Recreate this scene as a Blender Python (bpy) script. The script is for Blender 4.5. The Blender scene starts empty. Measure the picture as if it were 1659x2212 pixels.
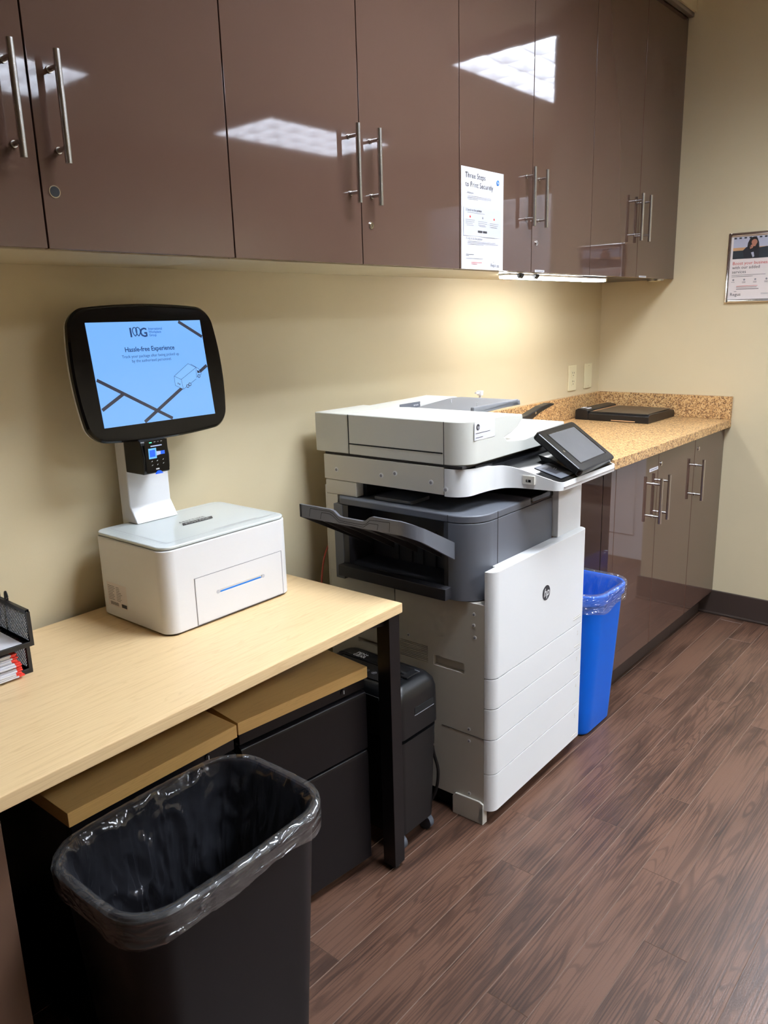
import bpy, bmesh, math, random
from mathutils import Vector, Matrix, noise
random.seed(7)
S = bpy.context.scene
COL = S.collection
PI = math.pi

# ------------------------------------------------------------------ materials
def lin(c):
    return tuple(((v/255)/12.92 if v/255 <= .04045 else ((v/255+.055)/1.055)**2.4) for v in c)
MATS = {}
def nodes(name):
    m = bpy.data.materials.new(name); m.use_nodes = True
    nt = m.node_tree; b = nt.nodes['Principled BSDF']
    MATS[name] = m
    return m, nt, b
def nd(nt, typ, ins=None, **props):
    n = nt.nodes.new(typ)
    for k, v in props.items(): setattr(n, k, v)
    for k, v in (ins or {}).items():
        if hasattr(v, 'is_output') or isinstance(v, bpy.types.NodeSocket): nt.links.new(v, n.inputs[k])
        else: n.inputs[k].default_value = v
    return n
def M(name, rgb, rough=.5, metal=0, ior=1.5, coat=0, bump=0, bscale=300, spec=.5, vary=.03, vscale=4):
    if name in MATS: return MATS[name]
    m, nt, b = nodes(name)
    c = lin(rgb)
    tc = nd(nt, 'ShaderNodeTexCoord')
    ns = nd(nt, 'ShaderNodeTexNoise', {'Vector': tc.outputs['Object'], 'Scale': vscale, 'Detail': 3.0})
    r = nd(nt, 'ShaderNodeMapRange', {'Value': ns.outputs['Fac'], 'From Min': .3, 'From Max': .7, 'To Min': 1-vary, 'To Max': 1+vary})
    mx = nd(nt, 'ShaderNodeVectorMath', {0: c, 1: r.outputs[0]}, operation='MULTIPLY')
    nt.links.new(mx.outputs[0], b.inputs['Base Color'])
    b.inputs['Roughness'].default_value = rough; b.inputs['Metallic'].default_value = metal
    b.inputs['IOR'].default_value = ior; b.inputs['Coat Weight'].default_value = coat
    b.inputs['Specular IOR Level'].default_value = spec
    if bump:
        n2 = nd(nt, 'ShaderNodeTexNoise', {'Vector': tc.outputs['Object'], 'Scale': bscale, 'Detail': 2.0})
        bp = nd(nt, 'ShaderNodeBump', {'Height': n2.outputs['Fac'], 'Strength': bump, 'Distance': .001})
        nt.links.new(bp.outputs[0], b.inputs['Normal'])
    return m
def emit(name, rgb, strength, rough=.15, base=None):
    m, nt, b = nodes(name)
    b.inputs['Base Color'].default_value = (*(lin(base) if base else (.02, .02, .02)), 1)
    b.inputs['Roughness'].default_value = rough
    b.inputs['Emission Color'].default_value = (*lin(rgb), 1)
    b.inputs['Emission Strength'].default_value = strength
    return m

wall_m = M('wall_paint', (209, 194, 160), .65, bump=.12, bscale=500, vary=.015)
ceil_m = M('ceiling_tile', (225, 221, 210), .9, bump=.5, bscale=200)
trim_m = M('soffit_trim', (120, 108, 96), .5)
base_m = M('baseboard_vinyl', (62, 50, 44), .42)
whitewall_m = M('white_panel_paint', (226, 224, 228), .5)
lacq = M('brown_gloss_lacquer', (84, 63, 54), .04, coat=.2, spec=.5, vary=.02)
lacq.node_tree.nodes['Principled BSDF'].inputs['Coat Roughness'].default_value = .03
cream_m = M('cream_melamine', (206, 194, 164), .25)
carc = M('cabinet_carcass', (58, 50, 48), .35)
nickel = M('brushed_nickel', (204, 201, 197), .24, metal=1)
chrome = M('chrome', (225, 222, 220), .12, metal=1)
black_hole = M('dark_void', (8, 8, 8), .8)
dark_gap = M('panel_gap_shadow', (50, 46, 44), .8)
paper = M('white_paper', (216, 215, 222), .6, vary=.01)
paper2 = M('poster_paper', (226, 216, 214), .35, vary=.01)
ink = M('ink_dark', (52, 50, 54), .6)
ink_g = M('ink_grey', (138, 136, 142), .6)
ink_lg = M('ink_light_grey', (190, 191, 199), .6)
ink_r = M('ink_red', (196, 62, 54), .6)
ink_b = M('ink_blue', (28, 110, 190), .6)
pr_white = M('printer_white', (226, 226, 226), .42, bump=.15, bscale=1500, vary=.01)
pr_warm = M('printer_warm_white', (210, 209, 201), .42, bump=.15, bscale=1500, vary=.01)
pr_beige = M('printer_beige_panel', (204, 199, 188), .5, bump=.2, bscale=1200, vary=.012)
pr_grey = M('finisher_grey', (92, 94, 101), .46, bump=.2, bscale=1200, vary=.02)
pr_dark = M('finisher_dark', (46, 45, 49), .45, vary=.02)
pr_black = M('printer_black_gloss', (24, 24, 26), .18)
feeder_grey = M('feeder_tray_grey', (118, 119, 123), .55, bump=.15, bscale=1000)
blackplast = M('black_plastic', (19, 19, 21), .36, bump=.2, bscale=900)
blackmetal = M('black_powder_coat', (15, 13, 16), .36, spec=.4, bump=.15, bscale=1500)
blackbin = M('bin_black_plastic', (17, 15, 18), .42, spec=.4, bump=.15, bscale=900)
bluebin = M('bin_blue_plastic', (0, 98, 214), .36, spec=.35, bump=.1, bscale=900)
kwhite = M('kiosk_white', (228, 227, 228), .35, vary=.01)
kglass = M('kiosk_glass_plate', (212, 219, 218), .06, coat=.5, vary=.01)
kblack = M('kiosk_bezel_black', (9, 7, 8), .08, spec=.25)
slotblue = M('slot_blue', (20, 120, 214), .3)
ivory = M('ivory_plate', (224, 214, 178), .35)
red_edge = M('envelope_red', (236, 66, 54), .6)
rubber = M('caster_grey', (74, 78, 86), .5)
lcd_grey = M('idle_lcd', (84, 84, 86), .22, vary=.06, vscale=9)
mark_w = M('white_marking', (205, 205, 205), .6)
redcord = M('red_cord_jacket', (176, 74, 60), .5)
skin = M('poster_skin', (176, 118, 96), .6); suit = M('poster_suit', (32, 32, 40), .6); hairm = M('poster_hair', (26, 20, 22), .6)
p_blue = M('poster_lilac', (180, 182, 200), .6); p_tan = M('poster_tan', (198, 154, 112), .6); p_teal = M('poster_dark_teal', (38, 46, 54), .6)
scr_e = emit('kiosk_screen_glow', (118, 178, 255), 1.0, .12)
scr_line = emit('kiosk_screen_line', (50, 54, 78), .6)
scr_text = emit('kiosk_screen_text', (28, 74, 138), .7)
scr_text2 = emit('kiosk_screen_text_blue', (32, 110, 214), .7)
scr_cab = emit('kiosk_screen_pale', (126, 184, 255), 1.0)
lcd_b = emit('reader_display_blue', (110, 190, 255), 1.0); lcd_b2 = emit('reader_display_deep', (20, 100, 255), 1.0); led_g = emit('reader_led_green', (90, 240, 190), 1.2)
lcd_w = emit('reader_display_white', (200, 215, 255), .8)
strip_e = emit('strip_light_glow', (250, 252, 255), 42.0)
troffer_e = emit('troffer_glow', (233, 243, 255), 51.0)
fin_m = M('louver_white', (186, 186, 190), .35)

# maple laminate
def laminate(name, c1, c2, rough=.38):
    m, nt, b = nodes(name); tc = nd(nt, 'ShaderNodeTexCoord')
    mp = nd(nt, 'ShaderNodeMapping', {'Vector': tc.outputs['Object'], 'Scale': (1.1, 14, 14)})
    n1 = nd(nt, 'ShaderNodeTexNoise', {'Vector': mp.outputs[0], 'Scale': 2.2, 'Detail': 3.0, 'Roughness': .5, 'Distortion': .6})
    s = nd(nt, 'ShaderNodeMath', {0: n1.outputs['Fac'], 1: 60.0}, operation='MULTIPLY'); s2 = nd(nt, 'ShaderNodeMath', {0: s.outputs[0]}, operation='SINE')
    pw = nd(nt, 'ShaderNodeMapRange', {'Value': s2.outputs[0], 'From Min': .55, 'From Max': 1.0, 'To Min': 0.0, 'To Max': .3})
    mp2 = nd(nt, 'ShaderNodeMapping', {'Vector': tc.outputs['Object'], 'Scale': (3, 380, 380)})
    n2 = nd(nt, 'ShaderNodeTexNoise', {'Vector': mp2.outputs[0], 'Scale': 1.0, 'Detail': 2.0})
    f2 = nd(nt, 'ShaderNodeMapRange', {'Value': n2.outputs['Fac'], 'From Min': .4, 'From Max': .68, 'To Min': 0.0, 'To Max': .32})
    ad = nd(nt, 'ShaderNodeMath', {0: pw.outputs[0], 1: f2.outputs[0]}, operation='ADD', use_clamp=True)
    mx = nd(nt, 'ShaderNodeMix', {'Factor': ad.outputs[0]}, data_type='RGBA'); mx.inputs[6].default_value = (*lin(c1), 1); mx.inputs[7].default_value = (*lin(c2), 1)
    nt.links.new(mx.outputs[2], b.inputs['Base Color']); b.inputs['Roughness'].default_value = rough
    return m
maple = laminate('maple_laminate', (231, 200, 153), (206, 170, 122))
oak = laminate('oak_slab_laminate', (214, 172, 106), (196, 152, 90))

# speckled counter
m, nt, b = nodes('speckled_laminate'); MATS['speck'] = m
tc = nd(nt, 'ShaderNodeTexCoord')
v1 = nd(nt, 'ShaderNodeTexVoronoi', {'Vector': tc.outputs['Object'], 'Scale': 210.0})
sx = nd(nt, 'ShaderNodeSeparateColor', {'Color': v1.outputs['Color']})
n1 = nd(nt, 'ShaderNodeTexNoise', {'Vector': tc.outputs['Object'], 'Scale': 150.0, 'Detail': 3.0})
ad = nd(nt, 'ShaderNodeMath', {0: sx.outputs[0], 1: n1.outputs['Fac']}, operation='ADD'); hf = nd(nt, 'ShaderNodeMath', {0: ad.outputs[0], 1: .5}, operation='MULTIPLY')
rp = nd(nt, 'ShaderNodeValToRGB', {'Fac': hf.outputs[0]})
e = rp.color_ramp.elements; e[0].position = .30; e[0].color = (*lin((116, 82, 54)), 1); e[1].position = .72; e[1].color = (*lin((214, 181, 132)), 1)
q = rp.color_ramp.elements.new(.42); q.color = (*lin((176, 132, 84)), 1); q = rp.color_ramp.elements.new(.56); q.color = (*lin((202, 160, 106)), 1)
nt.links.new(rp.outputs[0], b.inputs['Base Color']); b.inputs['Roughness'].default_value = .4
speck = m

# floor planks
m, nt, b = nodes('walnut_planks'); plank_m = m
tc = nd(nt, 'ShaderNodeTexCoord'); at = nd(nt, 'ShaderNodeAttribute', attribute_name='pid')
off = nd(nt, 'ShaderNodeVectorMath', {0: at.outputs['Vector'], 1: (53., 17., 91.)}, operation='MULTIPLY')
ps = nd(nt, 'ShaderNodeVectorMath', {0: tc.outputs['Object'], 1: off.outputs[0]}, operation='ADD')
mp = nd(nt, 'ShaderNodeMapping', {'Vector': ps.outputs[0], 'Scale': (.8, 9, 1)})
n1 = nd(nt, 'ShaderNodeTexNoise', {'Vector': mp.outputs[0], 'Scale': 1.6, 'Detail': 2.0, 'Roughness': .5, 'Distortion': .5})
s1 = nd(nt, 'ShaderNodeMath', {0: n1.outputs['Fac'], 1: 80.0}, operation='MULTIPLY'); s2 = nd(nt, 'ShaderNodeMath', {0: s1.outputs[0]}, operation='SINE')
ring = nd(nt, 'ShaderNodeMapRange', {'Value': s2.outputs[0], 'From Min': .3, 'From Max': 1.0, 'To Min': 0.0, 'To Max': .45})
mp2 = nd(nt, 'ShaderNodeMapping', {'Vector': ps.outputs[0], 'Scale': (3.5, 230, 1)})
n2 = nd(nt, 'ShaderNodeTexNoise', {'Vector': mp2.outputs[0], 'Scale': 1.0, 'Detail': 3.0})
fine = nd(nt, 'ShaderNodeMapRange', {'Value': n2.outputs['Fac'], 'From Min': .45, 'From Max': .66, 'To Min': 0.0, 'To Max': .6})
mp3 = nd(nt, 'ShaderNodeMapping', {'Vector': ps.outputs[0], 'Scale': (2.2, 7, 1)})
n3 = nd(nt, 'ShaderNodeTexNoise', {'Vector': mp3.outputs[0], 'Scale': 1.7, 'Detail': 2.0})
blot = nd(nt, 'ShaderNodeMapRange', {'Value': n3.outputs['Fac'], 'From Min': .3, 'From Max': .72, 'To Min': -.3, 'To Max': .35})
a1 = nd(nt, 'ShaderNodeMath', {0: ring.outputs[0], 1: fine.outputs[0]}, operation='MAXIMUM'); a2 = nd(nt, 'ShaderNodeMath', {0: a1.outputs[0], 1: blot.outputs[0]}, operation='ADD')
pv = nd(nt, 'ShaderNodeMapRange', {'Value': at.outputs['Fac'], 'To Min': -.12, 'To Max': .14}); a3 = nd(nt, 'ShaderNodeMath', {0: a2.outputs[0], 1: pv.outputs[0]}, operation='ADD', use_clamp=True)
rp = nd(nt, 'ShaderNodeValToRGB', {'Fac': a3.outputs[0]})
e = rp.color_ramp.elements; e[0].position = 0; e[0].color = (*lin((94, 67, 53)), 1); e[1].position = 1; e[1].color = (*lin((42, 28, 22)), 1)
q = e.new(.4); q.color = (*lin((72, 50, 39)), 1)
nt.links.new(rp.outputs[0], b.inputs['Base Color']); b.inputs['Roughness'].default_value = .36; b.inputs['Specular IOR Level'].default_value = .38
bp = nd(nt, 'ShaderNodeBump', {'Height': a1.outputs[0], 'Strength': .18, 'Distance': .0006}, invert=True)
bn = nd(nt, 'ShaderNodeTexNoise', {'Vector': tc.outputs['Object'], 'Scale': 260.0, 'Detail': 2.0})
bp2 = nd(nt, 'ShaderNodeBump', {'Height': bn.outputs['Fac'], 'Strength': .25, 'Distance': .0008, 'Normal': bp.outputs[0]})
nt.links.new(bp2.outputs[0], b.inputs['Normal'])
seam_m = M('plank_bevel_glint', (108, 86, 74), .3)  # colour lighter than the planks, painting the glint on bevel edges

# clear bag film
def film(name, haze, tint, zs, sc, dist):
    m, nt, b = nodes(name); nt.nodes.remove(b); out = nt.nodes['Material Output']
    tc = nd(nt, 'ShaderNodeTexCoord')
    mp = nd(nt, 'ShaderNodeMapping', {'Vector': tc.outputs['Object'], 'Scale': (1, 1, zs)})
    nz = nd(nt, 'ShaderNodeTexNoise', {'Vector': mp.outputs[0], 'Scale': sc, 'Detail': 3.0, 'Roughness': .5, 'Distortion': 1.0}, noise_type='RIDGED_MULTIFRACTAL')
    bp = nd(nt, 'ShaderNodeBump', {'Height': nz.outputs['Fac'], 'Strength': 1.0, 'Distance': dist})
    tr = nd(nt, 'ShaderNodeBsdfTransparent', {'Color': (.96, .96, .97, 1)})
    gl = nd(nt, 'ShaderNodeBsdfGlossy', {'Color': (1, 1, 1, 1), 'Roughness': .11, 'Normal': bp.outputs[0]})
    df = nd(nt, 'ShaderNodeBsdfDiffuse', {'Color': (*tint, 1), 'Normal': bp.outputs[0]})
    fr = nd(nt, 'ShaderNodeLayerWeight', {'Blend': .2, 'Normal': bp.outputs[0]})
    fm = nd(nt, 'ShaderNodeMapRange', {'Value': fr.outputs['Facing'], 'From Min': .0, 'From Max': 1.0, 'To Min': .03, 'To Max': .55})
    m1 = nd(nt, 'ShaderNodeMixShader', {0: haze, 1: tr.outputs[0], 2: df.outputs[0]})
    m2 = nd(nt, 'ShaderNodeMixShader', {0: fm.outputs[0], 1: m1.outputs[0], 2: gl.outputs[0]})
    nt.links.new(m2.outputs[0], out.inputs['Surface'])
    return m
film_b = [film('clear_bag_skirt', .05, (.75, .75, .75), 3.5, 16., .022), film('clear_bag_inside', .022, (.6, .62, .75), .7, 12., .045)]
film_w = [film('clear_bag_skirt_blue_bin', .06, (.85, .88, .95), 3.0, 20., .022), film('clear_bag_inside_blue_bin', .03, (.7, .78, .95), .5, 12., .02)]
# clear bottle
m, nt, b = nodes('clear_bottle'); b.inputs['Transmission Weight'].default_value = .9; b.inputs['Roughness'].default_value = .08; b.inputs['Base Color'].default_value = (.9, .95, .95, 1)
clearb = m
# black mesh wire cloth: real perforation is made with geometry bars; this is its steel
meshsteel = M('black_wire_mesh', (24, 22, 24), .4)

# ------------------------------------------------------------------ mesh helpers
def new(): return bmesh.new()
def merge(dst, src, mi=0):
    vm = {}
    for v in src.verts: vm[v] = dst.verts.new(v.co)
    for f in src.faces:
        try:
            nf = dst.faces.new([vm[v] for v in f.verts]); nf.material_index = mi if mi is not None else f.material_index
        except ValueError: pass
    src.free()
def bx(bm, x0, x1, y0, y1, z0, z1, bev=0, mi=0, seg=2, which=None):
    t = new(); bmesh.ops.create_cube(t, size=1)
    for v in t.verts: v.co = Vector(((x0+x1)/2+v.co.x*(x1-x0), (y0+y1)/2+v.co.y*(y1-y0), (z0+z1)/2+v.co.z*(z1-z0)))
    if bev:
        ed = list(t.edges) if which is None else [e for e in t.edges if which(e)]
        bmesh.ops.bevel(t, geom=ed, offset=bev, segments=seg, profile=.5, affect='EDGES', clamp_overlap=True)
    merge(bm, t, mi); return bm
def vert_edge(e):
    a, c = e.verts; return abs(a.co.x-c.co.x) < 1e-6 and abs(a.co.y-c.co.y) < 1e-6
def prism(bm, poly, ax, a, c, mi=0, bev=0, which=None, seg=3):
    """poly: 2D list; ax='x' -> (y,z), 'y' -> (x,z), 'z' -> (x,y)"""
    t = new()
    def P(p, h): return {'x': (h, p[0], p[1]), 'y': (p[0], h, p[1]), 'z': (p[0], p[1], h)}[ax]
    A = [t.verts.new(P(p, a)) for p in poly]; B = [t.verts.new(P(p, c)) for p in poly]
    t.faces.new(A); t.faces.new(B[::-1])
    for i in range(len(poly)):
        j = (i+1) % len(poly); t.faces.new([A[i], B[i], B[j], A[j]])
    bmesh.ops.recalc_face_normals(t, faces=t.faces)
    if bev: bmesh.ops.bevel(t, geom=[e for e in t.edges if which is None or which(e)], offset=bev, segments=seg, profile=.5, affect='EDGES', clamp_overlap=True)
    merge(bm, t, mi); return bm
def cyl(bm, p0, p1, r, seg=20, r2=None, mi=0, cap=True):
    p0, p1 = Vector(p0), Vector(p1); d = p1-p0; L = d.length
    t = new(); bmesh.ops.create_cone(t, cap_ends=cap, segments=seg, radius1=r, radius2=r if r2 is None else r2, depth=L)
    mt = Matrix.Translation((p0+p1)/2) @ d.to_track_quat('Z', 'Y').to_matrix().to_4x4()
    bmesh.ops.transform(t, matrix=mt, verts=t.verts); merge(bm, t, mi); return bm
def tube(bm, pts, r, seg=10, mi=0):
    pts = [Vector(p) for p in pts]; rings = []
    up = Vector((0, 0, 1))
    for i, p in enumerate(pts):
        d = (pts[min(i+1, len(pts)-1)]-pts[max(i-1, 0)]).normalized()
        a = d.cross(up); a = a if a.length > 1e-3 else d.cross(Vector((1, 0, 0))); a.normalize(); c = a.cross(d)
        rings.append([bm.verts.new(p+r*(math.cos(2*PI*k/seg)*a+math.sin(2*PI*k/seg)*c)) for k in range(seg)])
    for A, B in zip(rings, rings[1:]):
        for k in range(seg):
            f = bm.faces.new([A[k], A[(k+1) % seg], B[(k+1) % seg], B[k]]); f.material_index = mi
    for R_ in (rings[0], rings[-1]):
        f = bm.faces.new(R_); f.material_index = mi
    return bm
def spline(pts, n=8):
    P = [Vector(p) for p in pts]; P = [2*P[0]-P[1]]+P+[2*P[-1]-P[-2]]; o = []
    for i in range(1, len(P)-2):
        for k in range(n):
            t = k/n; a, b_, c, d = P[i-1:i+3]
            o.append(.5*((2*b_)+(-a+c)*t+(2*a-5*b_+4*c-d)*t*t+(-a+3*b_-3*c+d)*t**3))
    o.append(P[-2]); return o
def loft(bm, rings, mi=0, close=True, cap0=False, cap1=False):
    vs = [[bm.verts.new(p) for p in r] for r in rings]; n = len(vs[0])
    for A, B in zip(vs, vs[1:]):
        for k in range(n if close else n-1):
            f = bm.faces.new([A[k], A[(k+1) % n], B[(k+1) % n], B[k]]); f.material_index = mi
    if cap0: f = bm.faces.new(vs[0][::-1]); f.material_index = mi
    if cap1: f = bm.faces.new(vs[-1]); f.material_index = mi
    return vs
def rrect(cx, cy, w, d, r, n=6):
    """rounded rectangle, CCW list of (x,y)"""
    o = []
    for (sx_, sy_, a0) in ((1, -1, -PI/2), (1, 1, 0), (-1, 1, PI/2), (-1, -1, PI)):
        for k in range(n+1):
            a = a0+PI/2*k/n; o.append((cx+sx_*(w/2-r)+r*math.cos(a), cy+sy_*(d/2-r)+r*math.sin(a)))
    return o
def rr_dense(cx, cy, w, d, r, N, bl=0):
    base = rrect(cx, cy, w, d, r, 14); L = [0]
    for i in range(len(base)): p, q_ = base[i], base[(i+1) % len(base)]; L.append(L[-1]+math.hypot(q_[0]-p[0], q_[1]-p[1]))
    o = []; j = 0
    for k in range(N):
        s = L[-1]*k/N
        while L[j+1] < s: j += 1
        t = (s-L[j])/max(L[j+1]-L[j], 1e-9); p, q_ = base[j], base[(j+1) % len(base)]
        X, Yy = p[0]+(q_[0]-p[0])*t-cx, p[1]+(q_[1]-p[1])*t-cy
        o.append((cx+X*(1+bl*(1-(2*Yy/d)**2)), cy+Yy*(1+2*bl*(1-(2*X/w)**2))))
    return o
def rrprism(bm, x0, x1, y0, y1, z0, z1, r, mi=0, bev=0, n=6):
    prism(bm, rrect((x0+x1)/2, (y0+y1)/2, x1-x0, y1-y0, r, n), 'z', z0, z1, mi)
def holed(bm, lo, hi, face, holes, mi=0, hmi=1):
    """box whose one face ('-x','-y','+z') carries rectangular recesses (a0,a1,b0,b1,depth)"""
    ax = 'xyz'.index(face[1]); s = face[0]; u, v = [i for i in range(3) if i != ax]
    fv = lo[ax] if s == '-' else hi[ax]; bv = hi[ax] if s == '-' else lo[ax]
    us = sorted({lo[u], hi[u], *[h[0] for h in holes], *[h[1] for h in holes]}); vs = sorted({lo[v], hi[v], *[h[2] for h in holes], *[h[3] for h in holes]})
    t = new()
    def P(a, c, w):
        p = [0, 0, 0]; p[ax] = w; p[u] = a; p[v] = c; return tuple(p)
    def quad(*pts, m=mi):
        f = t.faces.new([t.verts.new(p) for p in pts]); f.material_index = m
    for i in range(len(us)-1):
        for j in range(len(vs)-1):
            ca, cb = (us[i]+us[i+1])/2, (vs[j]+vs[j+1])/2
            if any(h[0] < ca < h[1] and h[2] < cb < h[3] for h in holes): continue
            quad(P(us[i], vs[j], fv), P(us[i+1], vs[j], fv), P(us[i+1], vs[j+1], fv), P(us[i], vs[j+1], fv))
    for a0, a1, b0, b1, dp in holes:
        w = fv+dp*(1 if s == '-' else -1)
        quad(P(a0, b0, w), P(a1, b0, w), P(a1, b1, w), P(a0, b1, w), m=hmi)
        for (p, q_) in (((a0, b0), (a1, b0)), ((a1, b0), (a1, b1)), ((a1, b1), (a0, b1)), ((a0, b1), (a0, b0))):
            quad(P(*p, fv), P(*q_, fv), P(*q_, w), P(*p, w), m=hmi)
    c4 = [(lo[u], lo[v]), (hi[u], lo[v]), (hi[u], hi[v]), (lo[u], hi[v])]
    quad(*[P(*p, bv) for p in c4])
    for i in range(4): quad(P(*c4[i], fv), P(*c4[(i+1) % 4], fv), P(*c4[(i+1) % 4], bv), P(*c4[i], bv))
    bmesh.ops.remove_doubles(t, verts=t.verts, dist=1e-6); bmesh.ops.recalc_face_normals(t, faces=t.faces)
    merge(bm, t, None); return bm
def text(bm, s, size, o, ex, ey, mi=0, align='LEFT', shear=0, thick=.00015, lift=.0004, space=1.0, bold=0):
    cu = bpy.data.curves.new('t', 'FONT'); cu.body = s; cu.size = size; cu.align_x = align; cu.shear = shear; cu.resolution_u = 2; cu.space_character = space; cu.offset = bold
    ob = bpy.data.objects.new('t', cu); COL.objects.link(ob)
    dg = bpy.context.evaluated_depsgraph_get(); me = ob.evaluated_get(dg).to_mesh()
    ex, ey, o = Vector(ex).normalized(), Vector(ey).normalized(), Vector(o); n = ex.cross(ey)
    vs = [bm.verts.new(o+ex*v.co.x+ey*v.co.y+n*lift) for v in me.vertices]
    for p in me.polygons:
        try: f = bm.faces.new([vs[i] for i in p.vertices]); f.material_index = mi
        except ValueError: pass
    ob.evaluated_get(dg).to_mesh_clear(); bpy.data.objects.remove(ob); bpy.data.curves.remove(cu)
def poly(bm, pts, o, ex, ey, mi=0, lift=.0003):
    ex, ey, o = Vector(ex).normalized(), Vector(ey).normalized(), Vector(o); n = ex.cross(ey)
    f = bm.faces.new([bm.verts.new(o+ex*x+ey*y+n*lift) for x, y in pts]); f.material_index = mi
    f.normal_update()
    if f.normal.dot(n) < 0: f.normal_flip()
def rect(bm, x0, x1, y0, y1, o, ex, ey, mi=0, lift=.0003): poly(bm, [(x0, y0), (x1, y0), (x1, y1), (x0, y1)], o, ex, ey, mi, lift)
def disc(bm, cx, cy, r, o, ex, ey, mi=0, lift=.0003, n=28): poly(bm, [(cx+r*math.cos(2*PI*k/n), cy+r*math.sin(2*PI*k/n)) for k in range(n)], o, ex, ey, mi, lift)
def seg(bm, p, q_, w, o, ex, ey, mi=0, lift=.0005):
    d = Vector((q_[0]-p[0], q_[1]-p[1])); d.normalize(); nx, ny = -d.y*w/2, d.x*w/2
    poly(bm, [(p[0]+nx, p[1]+ny), (p[0]-nx, p[1]-ny), (q_[0]-nx, q_[1]-ny), (q_[0]+nx, q_[1]+ny)], o, ex, ey, mi, lift)

def obj(name, bm, mat, parent=None, bev=0, angle=35, smooth=True, wn=True):
    me = bpy.data.meshes.new(name); bm.to_mesh(me); bm.free()
    for mm in (mat if isinstance(mat, (list, tuple)) else [mat]): me.materials.append(mm)
    if smooth:
        me.polygons.foreach_set('use_smooth', [True]*len(me.polygons)); me.set_sharp_from_angle(angle=math.radians(angle))
    o = bpy.data.objects.new(name, me); COL.objects.link(o)
    if parent: o.parent = parent
    if bev:
        md = o.modifiers.new('bevel', 'BEVEL'); md.width = bev; md.segments = 2; md.limit_method = 'ANGLE'; md.angle_limit = math.radians(40)
    if smooth and wn:
        md = o.modifiers.new('normals', 'WEIGHTED_NORMAL'); md.weight = 90; md.keep_sharp = True
    return o
def thing(name, label, cat, loc=(0, 0, 0), rz=0, group=None):
    o = bpy.data.objects.new(name, None); COL.objects.link(o); o.empty_display_size = .05
    o.location = loc; o.rotation_euler = (0, 0, rz); o['label'] = label; o['category'] = cat
    if group: o['group'] = group
    return o
def tag(o, label, cat, group=None):
    o['label'] = label; o['category'] = cat
    if group: o['group'] = group
    return o
def struct(name, bm, m): o = obj(name, bm, m, smooth=False); o['kind'] = 'structure'; return o

XR, ZC = 2.898, 2.74
UX, UY, UZ = (1, 0, 0), (0, 1, 0), (0, 0, 1)

# ------------------------------------------------------------------ the room
bm = new(); random.seed(11)
L, Wd = .914, .0997
joints = {0: .30, 1: 1.011, 2: .81, 3: 1.124, 4: 1.351, 5: 1.008, 6: .778, 7: .594}
pid = []
for k in range(-8, 42):
    ya = -.5695-Wd*k; yb = ya-Wd
    if ya > .15: continue
    j0 = joints.get(k, random.uniform(0, L)); x = j0-L*6
    while x < 5.4:
        x1 = x+L
        if x1 > -2.7:
            a, c = max(x, -2.7), min(x1, 5.4); y1, y0 = min(ya, .12), yb; g = .0011
            p = random.random()
            V = [bm.verts.new(q_) for q_ in ((a+g, y0+g, 0), (c-g, y0+g, 0), (c-g, y1-g, 0), (a+g, y1-g, 0), (a, y0, -.0014), (c, y0, -.0014), (c, y1, -.0014), (a, y1, -.0014))]
            f = bm.faces.new(V[:4]); pid.append(p)
            for i in range(4):
                f = bm.faces.new([V[4+i], V[4+(i+1) % 4], V[(i+1) % 4], V[i]]); f.material_index = 1; pid.append(p)
        x = x1
bx(bm, -2.75, 5.45, -4.75, .15, -.06, -.012); pid += [.5]*6
fl = struct('floor', bm, [plank_m, seam_m])
at_ = fl.data.attributes.new('pid', 'FLOAT', 'FACE'); at_.data.foreach_set('value', pid)
struct('ceiling', bx(new(), -2.75, 5.45, -4.75, .15, ZC, ZC+.06), ceil_m)
struct('wall_back', bx(new(), -2.75, 5.45, 0, .12, -.01, ZC), wall_m)
struct('wall_right', bx(new(), XR, XR+.12, -.96, 0, -.002, ZC), wall_m)
struct('wall_left', bx(new(), -2.75, -2.63, -4.75, 0, -.01, ZC), M('wall_paint_darkened', (128, 112, 94), .7))  # unseen left wall, colour darkened to cut bounce light on left-facing sides
struct('wall_front', bx(new(), -2.75, 5.45, -4.75, -4.63, -.01, ZC), wall_m)
struct('wall_hall', bx(new(), 5.3, 5.45, -4.75, 0, -.01, ZC), wall_m)
bm = new(); bx(bm, XR-.012, XR-.0005, -.972, -.54, .0, .115, .003); bx(bm, XR-.0005, XR+.132, -.972, -.9605, 0, .115, .003); bx(bm, XR-.02, XR-.0005, -.972, -.54, 0, .012, .004)
struct('baseboard_right', bm, base_m)
struct('baseboard_back', bx(new(), -2.6, 1.73, -.012, -.0005, 0, .105, .003), base_m)
bm = new(); bx(bm, -2.6, XR-.0005, -.37, -.0005, 2.577, ZC-.0005); struct('trim_1', bm, wall_m)
bm = new(); bx(bm, -2.6, XR-.0005, -.362, -.342, 2.560, 2.5765, .002); struct('trim_2', bm, trim_m)
# unseen white panel past the wall end, added for its pale reflection
bm = new(); bx(bm, 3.42, 3.46, -2.1, -1.12, .02, 2.03, .003)
for z0, z1 in ((.16, .62), (.74, 1.02), (1.14, 1.9)):
    bx(bm, 3.412, 3.42, -2.0, -1.22, z0, z1, .006)
struct('white_panel_1', bm, whitewall_m)

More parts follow.
